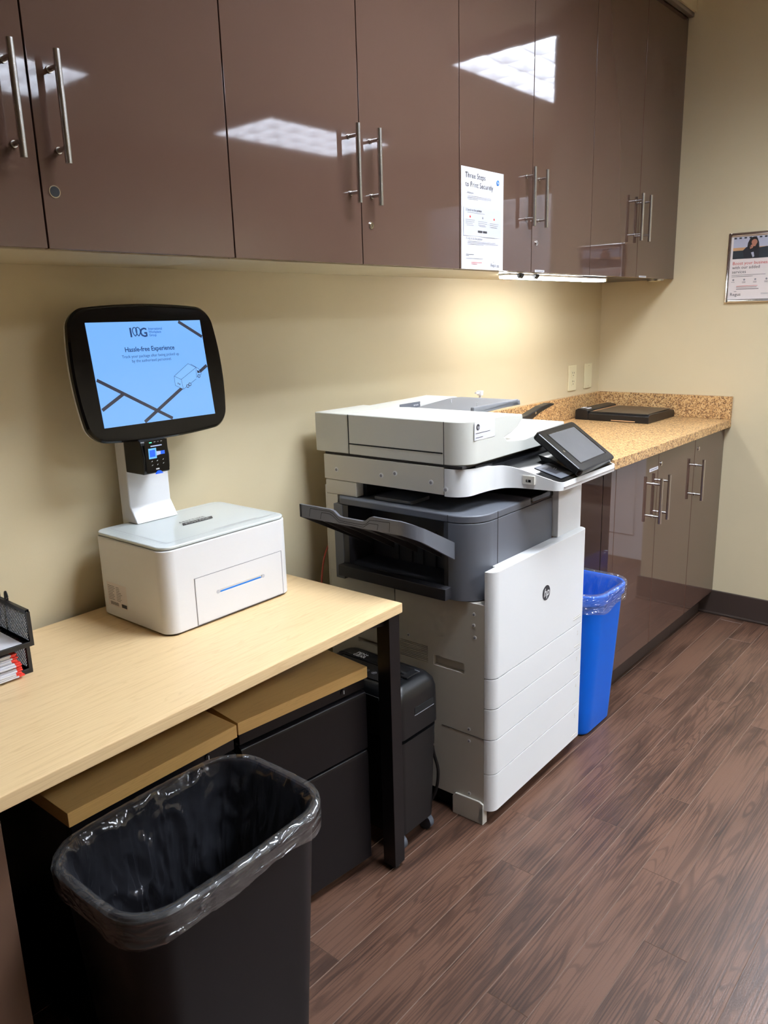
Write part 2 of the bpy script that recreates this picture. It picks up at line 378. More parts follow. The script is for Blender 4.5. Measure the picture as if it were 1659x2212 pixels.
# ceiling troffers with louvres
def troffer(x, y, label):
    t = thing('ceiling_light', label, 'light', (x, y, ZC), 0, 'ceiling troffers of the room')
    bm = new()
    for a in ((-.61, .61, -.31, -.297), (-.61, .61, .297, .31), (-.61, -.597, -.297, .297), (.597, .61, -.297, .297)): bx(bm, *a, -.072, -.0005)
    obj('frame', bm, fin_m, t, smooth=False)
    bm = new(); bx(bm, -.597, .597, -.297, .297, -.012, -.004); obj('diffuser', bm, troffer_e, t, smooth=False)
    bm = new()
    for k in range(1, 6): bx(bm, -.597+1.194*k/6-.003, -.597+1.194*k/6+.003, -.297, .297, -.07, -.0125)
    for k in range(1, 3): bx(bm, -.597, .597, -.297+.594*k/3-.003, -.297+.594*k/3+.003, -.07, -.0125)
    obj('louvre', bm, fin_m, t, smooth=False); return t
troffer(1.12, -1.32, 'ceiling light troffer above the printer side of the room')
troffer(3.6, -1.32, 'ceiling light troffer mirrored crisply in the gloss doors above the notice')
troffer(1.15, -3.35, 'ceiling light troffer mirrored behind the leftmost upper handles')
troffer(3.65, -3.4, 'ceiling light troffer mirrored as a soft band between the second pair of upper doors')

# ------------------------------------------------------------------ cabinets
def handle(x, y, z0, z1, parent, r=.006):
    bm = new(); cyl(bm, (x, y-.031, z0), (x, y-.031, z1), r, 20)
    for z in (z0+.025, z1-.025): cyl(bm, (x, y+.0003, z), (x, y-.03, z), .0042, 14); cyl(bm, (x, y+.0003, z), (x, y-.003, z), .006, 14)
    return obj('handle', bm, nickel, parent, angle=50)
def lock(x, y, z, parent, hole=False):
    bm = new()
    if hole:
        cyl(bm, (x, y+.001, z), (x, y-.0012, z), .0105, 24, mi=0); cyl(bm, (x, y, z), (x, y-.0016, z), .0088, 24, mi=1)
    else:
        cyl(bm, (x, y+.001, z), (x, y-.002, z), .0085, 24); cyl(bm, (x, y, z), (x, y-.0035, z), .006, 24); bx(bm, x-.0009, x+.0009, y-.0038, y-.003, z-.004, z+.003, mi=1)
    return obj('lock', bm, [chrome, black_hole], parent, angle=50)
def door_panel(x0, x1, yf, z0, z1, parent, g=.0015):
    bm = new(); bx(bm, x0+g, x1-g, yf, yf+.019, z0, z1, .0012); return obj('door', bm, lacq, parent)
UYF, UB, UT = -.3405, 1.522, 2.5755
def upper(x0, xm, x1, label, locks, hz=(1.660, 1.837), lab=None, cream=True):
    t = thing('wall_cabinet', label, 'cabinet', (0, 0, 0), 0, 'glossy brown wall cabinets')
    bm = new(); bx(bm, x0+.001, x1-.001, UYF+.0215, -.0008, UB+.001, UT-.016, .001); obj('body', bm, carc, t)
    if cream:
        bm = new(); bx(bm, x0+.001, x1-.001, UYF+.0215, -.0008, UB-.0015, UB+.0008, .0004); obj('bottom_panel', bm, cream_m, t)
    dl = door_panel(x0, xm, UYF, UB, UT-.017, t); dr = door_panel(xm, x1, UYF, UB, UT-.017, t)
    handle(xm-.039, UYF, *hz, dl); handle(xm+.039, UYF, *hz, dr)
    for side, dx, z, hole in locks: lock(xm+dx, UYF, z, dl if side == 'l' else dr, hole)
    if lab:
        bm = new(); bx(bm, lab[0], lab[1], UYF-.0011, UYF-.0002, lab[2], lab[3]); rect(bm, .006, lab[1]-lab[0]-.006, -.0012, .0012, (lab[0], UYF-.0012, (lab[2]+lab[3])/2), UX, UZ, 1)
        obj('label_strip', bm, [paper, ink_g], dr)
    return t
upper(-.415, 0, .4135, 'glossy brown wall cabinet at the left end, with a dark empty lock hole', [('r', .023, 1.617, True)])
upper(.4135, .822, 1.243, 'glossy brown wall cabinet above the postage kiosk and beside the notice', [('r', .034, 1.616, False)])
upper(1.243, 1.6495, 2.072, 'glossy brown wall cabinet carrying the taped white notice', [('r', .030, 1.615, False)], lab=(1.673, 1.735, UB+.001, UB+.0085))
upper(2.072, 2.489, XR-.001, 'glossy brown wall cabinet in the corner by the right wall', [], lab=(2.517, 2.589, UB+.001, UB+.0075), cream=False)

# under cabinet strip light
t = thing('under_cabinet_light', 'thin lit strip light under the wall cabinets at the corner end', 'light', (0, 0, 0))
bm = new(); bx(bm, 1.60, 2.33, -.29, -.245, 1.5142, 1.5202, .001); obj('housing', bm, kwhite, t)
bm = new(); bx(bm, 1.603, 2.32, -.289, -.246, 1.5050, 1.5140, .003); obj('diffuser', bm, strip_e, t)
bm = new(); bx(bm, 2.3205, 2.332, -.289, -.246, 1.505, 1.5202, .001); obj('end_cap', bm, ivory, t)
for x in (1.635, 1.735):
    bm = new(); bx(bm, x-.011, x+.011, -.318, -.300, 1.508, 1.5200, .003); cyl(bm, (x-.012, -.309, 1.508), (x+.012, -.309, 1.508), .004, 12)
    obj('mounting_clip', bm, blackplast, t)
bm = new(); cyl(bm, (2.83, -.285, 1.5228), (2.83, -.285, 1.516), .036, 32); cyl(bm, (2.83, -.285, 1.516), (2.83, -.285, 1.5145), .029, 32, mi=1)
tag(obj('puck_downlight', bm, [nickel, ivory], None, angle=50), 'small round puck lamp under the corner wall cabinet', 'light')

# base cabinets
BYF, BZ = -.611, .8785
t = thing('base_cabinet', 'glossy brown base cabinet with a pair of doors behind the blue bin', 'cabinet', (0, 0, 0), 0, 'glossy brown base cabinets')
bm = new(); bx(bm, 1.757, 2.530, BYF+.021, -.0008, .105, BZ, .001); obj('body', bm, carc, t)
bm = new(); bx(bm, 1.738, 1.756, BYF+.03, -.0008, .002, BZ, .001); bx(bm, 1.738, 1.7745, BYF, BYF+.028, .105, BZ, .001); obj('end_panel', bm, lacq, t)
bm = new(); bx(bm, 1.757, 2.530, -.56, -.545, .002, .1045); obj('toe_kick', bm, base_m, t)
d1 = door_panel(1.7755, 2.1455, BYF, .108, BZ-.006, t); d2 = door_panel(2.1455, 2.5305, BYF, .108, BZ-.006, t)
handle(2.107, BYF, .610, .784, d1); handle(2.183, BYF, .611, .785, d2); lock(2.172, BYF, .827, d2)
bm = new(); bx(bm, 2.062, 2.142, BYF-.0011, BYF-.0002, .811, .8225); rect(bm, .006, .074, -.0018, .0018, (2.062, BYF-.0012, .8168), UX, UZ, 1); obj('label_strip', bm, [paper, ink_g], d1)
t = thing('base_cabinet', 'glossy brown single door base cabinet against the right wall', 'cabinet', (0, 0, 0), 0, 'glossy brown base cabinets')
bm = new(); bx(bm, 2.5315, XR-.001, BYF+.021, -.0008, .105, BZ, .001); obj('body', bm, carc, t)
bm = new(); bx(bm, 2.5315, XR-.022, -.56, -.545, .002, .1045); obj('toe_kick', bm, base_m, t)
d3 = door_panel(2.5315, XR-.001, BYF, .108, BZ-.006, t); handle(2.556, BYF, .612, .785, d3); lock(2.573, BYF, .827, d3)
t = thing('countertop', 'brown speckled laminate countertop with backsplash in the corner', 'countertop')
bm = new(); bx(bm, 1.702, XR-.001, -.6352, -.001, BZ+.0005, .914, .003); obj('slab', bm, speck, t)
bm = new(); bx(bm, 1.702, XR-.021, -.02, -.001, .9145, 1.0145, .002); obj('backsplash', bm, speck, t)
bm = new(); bx(bm, XR-.02, XR-.001, -.6352, -.001, .9145, 1.0145, .002); obj('side_splash', bm, speck, t)

# notice on the cabinet door
def lines(bm, x, ytop, widths, o, ex, ey, mi, h=.0012, pitch=.0042):
    for i, w in enumerate(widths): rect(bm, x, x+w, ytop-i*pitch-h, ytop-i*pitch, o, ex, ey, mi, .0006)
NW, NH = .222, .280; O = (1.249, UYF-.0016, 1.5225)
t = thing('notice', 'white printed notice titled Three Steps taped to a brown upper door', 'notice')
bm = new(); N = 12
rows = []
for k in range(N+1):
    u = k/N; rows.append([(O[0]+NW*u, O[1]-.0012*math.sin(u*PI*1.6)**2, O[2]), (O[0]+NW*u, O[1]-.0012*math.sin(u*PI*1.6)**2, O[2]+NH)])
vs = [[bm.verts.new(p) for p in r] for r in rows]
for A, B in zip(vs, vs[1:]): bm.faces.new([A[0], B[0], B[1], A[1]])
vs2 = [[bm.verts.new((p[0], p[1]+.0003, p[2])) for p in r] for r in rows]
for A, B in zip(vs2, vs2[1:]): bm.faces.new([A[1], B[1], B[0], A[0]])
obj('sheet', bm, paper, t)
bm = new(); O2 = (O[0], O[1]-.0014, O[2])
text(bm, 'Three Steps', .0215, (O2[0]+.018, O2[1], O2[2]+.2515), UX, UZ, 0); text(bm, 'to Print Securely', .0215, (O2[0]+.018, O2[1], O2[2]+.2275), UX, UZ, 0)
for s, z in (('1 Activate', .2085), ('2 Send to the printer', .1615), ('3 Log in to the printer', .0835)): text(bm, s, .0098, (O2[0]+.019, O2[1], O2[2]+z), UX, UZ, 0, lift=.0008)
rect(bm, .009, .211, .093, .176, O2, UX, UZ, 2, .0002)
lines(bm, .028, .2035, (.125, .125, .055), O2, UX, UZ, 1); lines(bm, .028, .158, (.09,), O2, UX, UZ, 1); lines(bm, .028, .079, (.15, .165, .085), O2, UX, UZ, 1)
for i, cx in enumerate((.042, .108, .170)):
    lines(bm, cx-.024, .138-.002*i, (.048, .046, .038)[:3], O2, UX, UZ, 1, pitch=.005); lines(bm, cx-.018, .123, (.036,), O2, UX, UZ, 1)
    poly(bm, [(cx-.0035, .1435), (cx+.0035, .1435), (cx+.0035, .147), (cx, .1505), (cx-.0035, .147)], O2, UX, UZ, 3 if i != 1 else 1, .0006)
rect(bm, .082, .106, .104, .110, O2, UX, UZ, 0, .0006); rect(bm, .109, .131, .104, .110, O2, UX, UZ, 0, .0006)
lines(bm, .020, .042, (.042, .016), O2, UX, UZ, 0); lines(bm, .020, .031, (.09,), O2, UX, UZ, 1); lines(bm, .047, .020, (.058, .032), O2, UX, UZ, 3)
text(bm, 'Regus', .0125, (O2[0]+.152, O2[1], O2[2]+.0105), UX, UZ, 0, lift=.0008); rect(bm, .165, .171, .0225, .0235, O2, UX, UZ, 0, .0006); lines(bm, .186, .0145, (.014, .014), O2, UX, UZ, 0)
disc(bm, .190, .2515, .0078, O2, UX, UZ, 4, .0005); text(bm, 'hp', .0105, (O2[0]+.190, O2[1], O2[2]+.2488), UX, UZ, 5, 'CENTER', .3, lift=.0009)
obj('print', bm, [ink, ink_g, ink_lg, ink_r, ink_b, paper], t, smooth=False)

# framed poster on the right wall   (faces -x; text runs towards -y)
t = thing('framed_poster', 'silver framed advertising poster on the right wall', 'poster')
PX = XR-.0005; Y0, Y1, Z0, Z1 = -.569, -.795, 1.413, 1.695
bm = new()
for a in ((Y0-.0005, Y0-.013, Z0, Z1), (Y1+.013, Y1, Z0, Z1), (Y1+.013, Y0-.013, Z0, Z0+.013), (Y1+.013, Y0-.013, Z1-.013, Z1)):
    bx(bm, PX-.014, PX-.001, min(a[0], a[1]), max(a[0], a[1]), a[2], a[3], .003)
obj('frame', bm, chrome, t)
bm = new(); bx(bm, PX-.006, PX-.001, Y1+.0125, Y0-.0125, Z0+.0125, Z1-.0125); obj('sheet', bm, paper2, t)
EX = (0, -1, 0); O = (PX-.0062, Y0-.014, Z0+.014); W_, H_ = .198, .254
bm = new()
rect(bm, .006, W_-.006, .163, .250, O, EX, UZ, 0, .0002)                       # picture ground
rect(bm, .006, W_-.006, .196, .208, O, EX, UZ, 1, .0004); rect(bm, .006, W_-.006, .163, .196, O, EX, UZ, 2, .0003)
poly(bm, [(.105, .204), (.192, .212), (.192, .163), (.09, .163)], O, EX, UZ, 2, .0006)
for k in range(9): rect(bm, .008+k*.02, .018+k*.02, .243, .249, O, EX, UZ, 2, .0006)
poly(bm, [(.150, .163), (.192, .163), (.192, .174)], O, EX, UZ, 0, .0009)
poly(bm, [(.052, .163), (.046, .196), (.058, .208), (.075, .214), (.10, .212), (.112, .202), (.112, .163)], O, EX, UZ, 3, .0010)   # jacket
poly(bm, [(.062, .205), (.064, .225), (.072, .243), (.086, .249), (.1, .243), (.107, .226), (.11, .204), (.1, .192), (.085, .2), (.072, .194)], O, EX, UZ, 4, .0012)  # hair
disc(bm, .0895, .227, .0115, O, EX, UZ, 5, .0014); poly(bm, [(.08, .222), (.099, .222), (.094, .210), (.086, .210)], O, EX, UZ, 5, .0016)
poly(bm, [(.079, .186), (.089, .188), (.093, .17), (.087, .166), (.081, .18)], O, EX, UZ, 0, .0015)
poly(bm, [(.074, .2), (.084, .204), (.088, .214), (.080, .218), (.073, .212)], O, EX, UZ, 5, .0020); seg(bm, (.071, .222), (.078, .206), .0025, O, EX, UZ, 2, .0023)
obj('picture', bm, [p_blue, p_tan, p_teal, suit, hairm, skin], t, smooth=False)
bm = new(); Y = lambda u: O[1]-u
text(bm, 'Boost your business', .0178, (O[0], Y(.008), O[2]+.1395), EX, UZ, 0, lift=.0006); text(bm, 'with our added', .0178, (O[0], Y(.008), O[2]+.1225), EX, UZ, 1, lift=.0006); text(bm, 'services', .0178, (O[0], Y(.008), O[2]+.105), EX, UZ, 1, lift=.0006)
lines(bm, .008, .098, (.135, .085), O, EX, UZ, 1, pitch=.006)
for k in range(4):
    disc(bm, .016+k*.044, .078, .004, O, EX, UZ, 2, .0004, 12); lines(bm, .008+k*.044, .07, (.014, .014) if k else (.014,), O, EX, UZ, 1, h=.0012, pitch=.004)
lines(bm, .030, .053, (.085,), O, EX, UZ, 0, h=.0014); lines(bm, .030, .048, (.082,), O, EX, UZ, 1, h=.0014); lines(bm, .030, .041, (.09,), O, EX, UZ, 1, h=.002)
text(bm, 'Regus', .0185, (O[0], Y(.006), O[2]+.013), EX, UZ, 1, lift=.0006); rect(bm, .022, .032, .03, .0315, O, EX, UZ, 1, .0005); lines(bm, .13, .022, (.06, .03), O, EX, UZ, 2)
obj('print', bm, [ink_r, ink, ink_g], t, smooth=False)

# wall plates
def plate(name, x, label, duplex):
    t = thing(name, label, 'outlet' if duplex else 'wall plate')
    bm = new(); bx(bm, x-.037, x+.037, -.006, -.0005, 1.039, 1.155, .0025); obj('plate', bm, ivory, t)
    if duplex:
        for zc in (1.0775, 1.1165):
            bm = new(); prism(bm, rrect(x, zc, .034, .029, .009), 'y', -.0085, -.0055)
            for dx, h in ((-.0075, .008), (.0075, .0065)): bx(bm, x+dx-.0012, x+dx+.0012, -.0089, -.008, zc+.001, zc+.001+h, mi=1)
            cyl(bm, (x, -.008, zc-.0075), (x, -.0089, zc-.0075), .0024, 12, mi=1); obj('receptacle', bm, [ivory, black_hole], t)
    for z in ((1.097,) if duplex else (1.05, 1.144)):
        bm = new(); cyl(bm, (x, -.0055, z), (x, -.0072, z), .003, 12); bx(bm, x-.0025, x+.0025, -.0075, -.007, z-.0004, z+.0004, mi=1); obj('screw', bm, [ivory, black_hole], t)
plate('outlet', 2.618, 'ivory duplex wall outlet above the backsplash', True)
plate('wall_plate', 2.776, 'ivory blank wall plate nearest the room corner', False)

# ------------------------------------------------------------------ printer
P = thing('printer', 'white office multifunction printer with grey finisher and tilted touchscreen', 'printer', (.905, -.651, 0), .019)
# body with side recess, vent
bm = new()
holes = [(.063, .165, .4415, .4715, .013)]
for k in range(10): holes.append((.185, .285, .4420+k*.0052, .4420+k*.0052+.0022, .006))
holes += [(.363, .445, .4415, .4560, .02)]
holed(bm, (0, -.0005, .055), (.548, .555, .652), '-x', holes, 0, 0)
bx(bm, -.0006, .0, -.0005, .139, .2635, .2650, mi=1)
bx(bm, -.0006, .0, .298, .3, .55, .652, mi=1)
obj('body', bm, [pr_beige, dark_gap], P)
bm = new(); bx(bm, .024, .525, -.0268, -.0012, .05, .735); obj('gap_shade_backing', bm, dark_gap, P, smooth=False)  # dark sheet put close behind the fronts, painting shade into the tray gaps
bm = new(); bx(bm, .02, .52, .03, .53, .004, .0545); obj('under_gap_block', bm, black_hole, P)  # black block painted in for the dark gap under the body
bm = new(); prism(bm, [(-.002, .0005), (.1, .0005), (.1, .055), (.09, .067), (.01, .07), (-.002, .064)], 'x', -.006, 0.0, bev=.0015); bx(bm, -.006, .016, -.002, .012, .0005, .054, .001); obj('foot_plate', bm, pr_beige, P)
def front(z0, z1, name, parent, top_round=False):
    bm = new(); r = .028
    t_ = new(); ply = rrect(.2745, .07, .549, .2, r, 6); ply = [p for p in ply]
    # plan: rounded front corners, straight back at ly=-.001
    pl = [(.0, -.0012), (.0, -.03+r)]+[(r-r*math.cos(a), -.03+r-r*math.sin(a)) for a in [PI/2*k/8 for k in range(9)]]+[(.549-r+r*math.sin(a), -.03+r-r*math.cos(a)) for a in [PI/2*k/8 for k in range(9)]]+[(.549, -.0012)]
    t_.free(); prism(bm, pl, 'z', z0, z1)
    return obj(name, bm, pr_white, parent, bev=.0011)
fd = front(.4465, .745, 'front_door', P)
bm = new(); bx(bm, .06, .549, -.001, .0135, .70, .743, .002); obj('door_ledge', bm, pr_white, P)
for z0, z1, n in ((.358, .4435, '2'), (.2655, .3550, '3'), (.1605, .2625, '4'), (.045, .1575, '5')):
    d = front(z0, z1, 'paper_tray', P)
    bm = new(); text(bm, n, .02, (.497, -.0302, z1-.035), UX, UZ, 0, 'CENTER'); obj('tray_number', bm, pr_beige, d)
    bm = new(); bx(bm, .478, .512, -.0308, -.0298, z0+.014, z0+.0165, .0004); obj('tray_notch', bm, pr_beige, d)
bm = new(); disc(bm, .284, .611, .0225, (0, -.0303, 0), UX, UZ, 0); text(bm, 'hp', .034, (.284, -.0303, .6015), UX, UZ, 1, 'CENTER', .28, lift=.0008, bold=.0004)
obj('emblem', bm, [ink, pr_white], fd, smooth=False)
bm = new(); bx(bm, .465, .513, -.0312, -.0298, .466, .4685, .0006); bx(bm, .468, .510, -.0309, -.0298, .472, .4735, .0005); obj('door_pull', bm, pr_beige, fd)
# back column and right column
bm = new(); bx(bm, 0, .549, .432, .553, .8885, .9325, .004); bx(bm, 0, .549, .507, .553, .6525, .8885); bx(bm, -.001, .012, .548, .556, .3, .915, .003); obj('rear_column', bm, pr_beige, P)
bm = new(); bx(bm, .398, .549, -.004, .4315, .7445, .9325, .003); obj('right_column', bm, pr_white, P)
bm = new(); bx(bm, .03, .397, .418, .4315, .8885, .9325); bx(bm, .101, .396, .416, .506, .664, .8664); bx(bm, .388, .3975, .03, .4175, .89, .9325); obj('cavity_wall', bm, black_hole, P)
# finisher
r = .08; arc = [(-.02+r-r*math.cos(a), .014+r-r*math.sin(a)) for a in [PI/2*k/10 for k in range(11)]]
bm = new(); prism(bm, [(.394, .1), (-.02, .1)]+arc+[(.394, .014)], 'z', .655, .8665); bx(bm, .10, .394, .1, .415, .664, .8665)
holed(bm, (-.0201, .472, .640), (.1, .506, .8665), '-x', [], 0, 0)
bx(bm, -.0199, .1, .1005, .4715, .655, .688)
fin = obj('finisher', bm, pr_grey, P, bev=.0012)
bm = new(); prism(bm, [(.394, .415), (.1, .415), (.05, .5), (.0, .5), (-.02, .48), (-.02, .1)]+arc+[(.24, .014), (.394, .014)], 'z', .8675, .888)
obj('top_cover', bm, pr_grey, fin, bev=.003)
bm = new(); bx(bm, .012, .1, .245, .375, .8882, .8985, .002); obj('top_block', bm, pr_grey, fin)
bm = new(); bx(bm, .262, .396, .010, .2, .8676, .8895, .008); obj('exit_recess', bm, pr_black, fin)
bm = new(); bx(bm, .0905, .0995, .101, .4715, .6885, .8665)
for ly in (.14, .18, .215, .26, .3, .35): bx(bm, .0855, .0906, ly, ly+.004, .689, .8)
obj('inner_wall', bm, pr_dark, fin)
for ly0, ly1 in ((.451, .4715), (.1005, .114)):
    bm = new(); bx(bm, -.0185, .09, ly0, ly1, .6885, .866, .001); obj('guide_post', bm, pr_dark, fin)
bm = new(); bx(bm, -.05, -.0203, .088, .470, .660, .6935, .003); bx(bm, -.022, .088, .1145, .4505, .6883, .694); obj('lower_shelf', bm, pr_dark, fin)
for a_ in ((.087, .089, .0132, .0142, .665, .887), (-.0206, -.0198, .099, .1005, .66, .887)):
    bm = new(); bx(bm, *a_); obj('panel_gap', bm, dark_gap, fin, smooth=False)
# output tray
def ztop(x): return .923+(x+.25)*(-.465)
path = [(-.25, .41), (-.25, .30), (-.25, .288), (-.25, .272), (-.25, .262), (-.25, .192), (-.25, .183), (-.25, .17), (-.25, .16), (-.25, .085)]
dz = [0, 0, -.0025, -.0135, -.0155, -.0155, -.0125, -.003, 0, 0]
for k in range(1, 9):
    a = PI/2*k/8; path.append((-.25+.05*(1-math.cos(a)), .085-.045*math.sin(a))); dz.append(0)
path += [(-.12, .055), (-.021, .077)]; dz += [0, 0]
def zt(p): return (.923 if p[0] < -.249 else ztop(p[0]+.0))
bm = new(); A = []
for i, p in enumerate(path):
    q0, q1 = path[max(i-1, 0)], path[min(i+1, len(path)-1)]; d = Vector((q1[0]-q0[0], q1[1]-q0[1])); d.normalize(); nx, ny = -d.y*.007, d.x*.007
    h = .034 if p[0] < -.249 else .034+.012*min(1, (p[0]+.25)/.2)
    z1 = zt(p)+dz[i]; z0 = zt(p)-h
    A.append([(p[0], p[1], z0), (p[0], p[1], z1), (p[0]+nx, p[1]+ny, z1), (p[0]+nx, p[1]+ny, z0)])
loft(bm, A, cap0=True, cap1=True); bmesh.ops.recalc_face_normals(bm, faces=bm.faces)
tr_ = obj('output_tray', bm, pr_grey, P)
bm = new()
inner = [(p[0]+.006 if p[0] < -.2 else p[0], p[1]+(.006 if p[1] < .1 else 0)) for p in path]
top = [(p[0], p[1], ztop(p[0])-.018) for p in inner]+[(-.021, .41, ztop(-.021)-.018)]
va = [bm.verts.new(p) for p in top]; vb = [bm.verts.new((p[0], p[1], p[2]-.008)) for p in top]
bm.faces.new(va); bm.faces.new(vb[::-1])
for i in range(len(va)): j = (i+1) % len(va); bm.faces.new([va[i], vb[i], vb[j], va[j]])
bmesh.ops.recalc_face_normals(bm, faces=bm.faces); obj('tray_deck', bm, pr_grey, tr_)
bm = new()
for ly in (.12, .2, .28, .36): prism(bm, [(-.24, ztop(-.24)-.027), (-.02, ztop(-.02)-.027), (-.02, ztop(-.02)-.048), (-.16, ztop(-.16)-.036)], 'y', ly, ly+.006)
prism(bm, [(-.25, .923), (-.021, ztop(-.021)), (-.021, ztop(-.021)-.046), (-.25, .889)], 'y', .403, .41)
obj('tray_rib', bm, pr_dark, tr_)
bm = new(); O3 = (-.2503, 0, 0); E1 = (0, -1, 0)
outl = [(-.375, .894), (-.37, .9165), (-.302, .9175), (-.29, .914), (-.272, .9005), (-.262, .8985), (-.192, .8985), (-.181, .902), (-.168, .914), (-.106, .9165), (-.108, .893)]
for p_, q_ in zip(outl, outl[1:]): seg(bm, p_, q_, .0012, O3, E1, UZ, 0)
outl = [(-.335, .893), (-.33, .911), (-.3, .911), (-.287, .905), (-.272, .8945), (-.19, .893), (-.17, .906), (-.142, .906), (-.146, .892)]
for p_, q_ in zip(outl, outl[1:]): seg(bm, p_, q_, .0012, O3, E1, UZ, 0)
obj('lip_line', bm, black_hole, tr_, smooth=False)
# scanner base
bm = new(); bx(bm, 0, .549, .125, .556, .933, 1.0065, .002); bx(bm, .004, .545, .07, .552, 1.0065, 1.0135, mi=1); obj('scanner_base', bm, [pr_beige, dark_gap], P)
# control fascia
pth = [(.0, .1235), (.0, .115)]+[(.05-.05*math.cos(a), .115-.05*math.sin(a)) for a in [PI/2*k/8 for k in range(1, 9)]]+[(.08, .0645), (.12, .061)]
pth += [tuple(v)[:2] for v in spline([(.135, .058, 0), (.17, .045, 0), (.19, .015, 0), (.199, -.03, 0), (.206, -.075, 0)], 6)]
pth += [(.206+.03*(1-math.cos(a)), -.075-.03*math.sin(a)) for a in [PI/2*k/6 for k in range(1, 7)]]+[(.40, -.105), (.549, -.105), (.549, .1235)]
def fz(p):
    x, y = p
    if y > .06: return 1.004-.0055*min(1, x/.12)
    if x > .25 and y > -.1: return .952+.044*min(1, max(0, (y+.105)/.17))
    return .952+.0445*max(0, min(1, (y+.105)/.166))
bm = new(); r0 = [(p[0], p[1], .9305+(.0 if p[1] > -.05 else .0)) for p in pth]; r1 = [(p[0], p[1], fz(p)) for p in pth]
ins = []
for i, p in enumerate(pth):
    q0, q1 = pth[max(i-1, 0)], pth[min(i+1, len(pth)-1)]; d = Vector((q1[0]-q0[0], q1[1]-q0[1])); d.normalize(); ins.append((p[0]-d.y*.004, p[1]+d.x*.004, fz(p)))
loft(bm, [r0, r1, ins], close=False)
v = [bm.verts.new(p) for p in r0]; bm.faces.new(v[::-1]); bmesh.ops.recalc_face_normals(bm, faces=bm.faces)
fas = obj('control_fascia', bm, pr_white, P, bev=0, angle=40)
bm = new(); pz = lambda y: .951+.0445*((y+.105)/.166)
right = [p for p in ins if p[0] >= .118 and p[1] < .0655 and p[1] > -.11]; right = [(p[0], p[1]) for p in right if not (p[0] > .54 and p[1] > -.09)]
poly_ = right+[(.548, -.100), (.548, .062)]
v = [bm.verts.new((p[0], p[1], pz(p[1]))) for p in poly_]; bm.faces.new(v); bmesh.ops.triangulate(bm, faces=bm.faces)
left = [p for p in ins if p[0] < .13 and p[1] > .055]
for a_, c_ in zip(left, left[1:]):
    bm.faces.new([bm.verts.new(q_) for q_ in ((a_[0], a_[1], a_[2]-.001), (c_[0], c_[1], c_[2]-.001), (max(c_[0], .03)+.012, max(c_[1], .075)+.012, 1.0), (max(a_[0], .03)+.012, max(a_[1], .075)+.012, 1.0))])
bmesh.ops.recalc_face_normals(bm, faces=bm.faces)
for f in bm.faces:
    if f.normal.z < 0: f.normal_flip()
bx(bm, .06, .545, .066, .1235, .985, 1.0063)
deck = obj('control_deck', bm, pr_black, P, smooth=False)
dk = Vector((0, math.cos(.253), math.sin(.253)))
bm = new(); rect(bm, .245, .36, .02, .105, (0, -.105, .9525), UX, tuple(dk), 0, .001); rect(bm, .262, .345, .045, .092, (0, -.105, .9525), UX, tuple(dk), 1, .0014)
seg(bm, (.296, .064), (.309, .068), .003, (0, -.105, .9525), UX, tuple(dk), 2, .0018); seg(bm, (.296, .07), (.309, .074), .003, (0, -.105, .9525), UX, tuple(dk), 2, .0018)
obj('reader_patch', bm, [pr_grey, pr_dark, mark_w], deck, smooth=False)
bm = new(); holed(bm, (.1925, -.034, .9435), (.2035, .001, .9665), '-x', [(-.024, -.009, .949, .9565, .004)], 0, 1); obj('usb_port', bm, [pr_beige, black_hole], fas)
# silver front edge
bm = new(); bx(bm, .225, .549, -.1075, -.1045, .938, .9405, .001); obj('edge_line', bm, chrome, fas)
# touchscreen
az, tilt = .06, .945
exv = Vector((math.cos(az), math.sin(az), 0)); nv = Vector((math.sin(az), -math.cos(az), 0)); upv = Vector((0, 0, 1))*math.cos(tilt)-nv*math.sin(tilt); zv = exv.cross(upv)
Mt = Matrix((exv, upv, zv)).transposed().to_4x4(); Mt.translation = Vector((.4165, -.047, 1.0225))
bm = new(); prism(bm, rrect(0, 0, .253, .169, .012, 5), 'z', -.022, 0, 0); bmesh.ops.transform(bm, matrix=Mt, verts=bm.verts)
ts = obj('touchscreen', bm, M('screen_bezel', (14, 14, 15), .22, spec=.35), P, bev=.0035)
bm = new(); bx(bm, -.086, .093, -.058, .062, .0001, .0012, .0005); bx(bm, -.0885, .0955, -.0605, .0645, .0001, .0006, mi=1); disc(bm, -.103, -.006, .004, (0, 0, .0003), UX, UY, 2); bx(bm, .1, .1015, -.06, .066, .0002, .0012, mi=2); bmesh.ops.transform(bm, matrix=Mt, verts=bm.verts)
obj('display', bm, [lcd_grey, pr_black, chrome], ts, smooth=False)
bm = new(); prism(bm, [(-.085, .957), (.02, .985), (.03, 1.0), (-.01, .992)], 'x', .33, .50); obj('hinge_arm', bm, pr_black, ts)
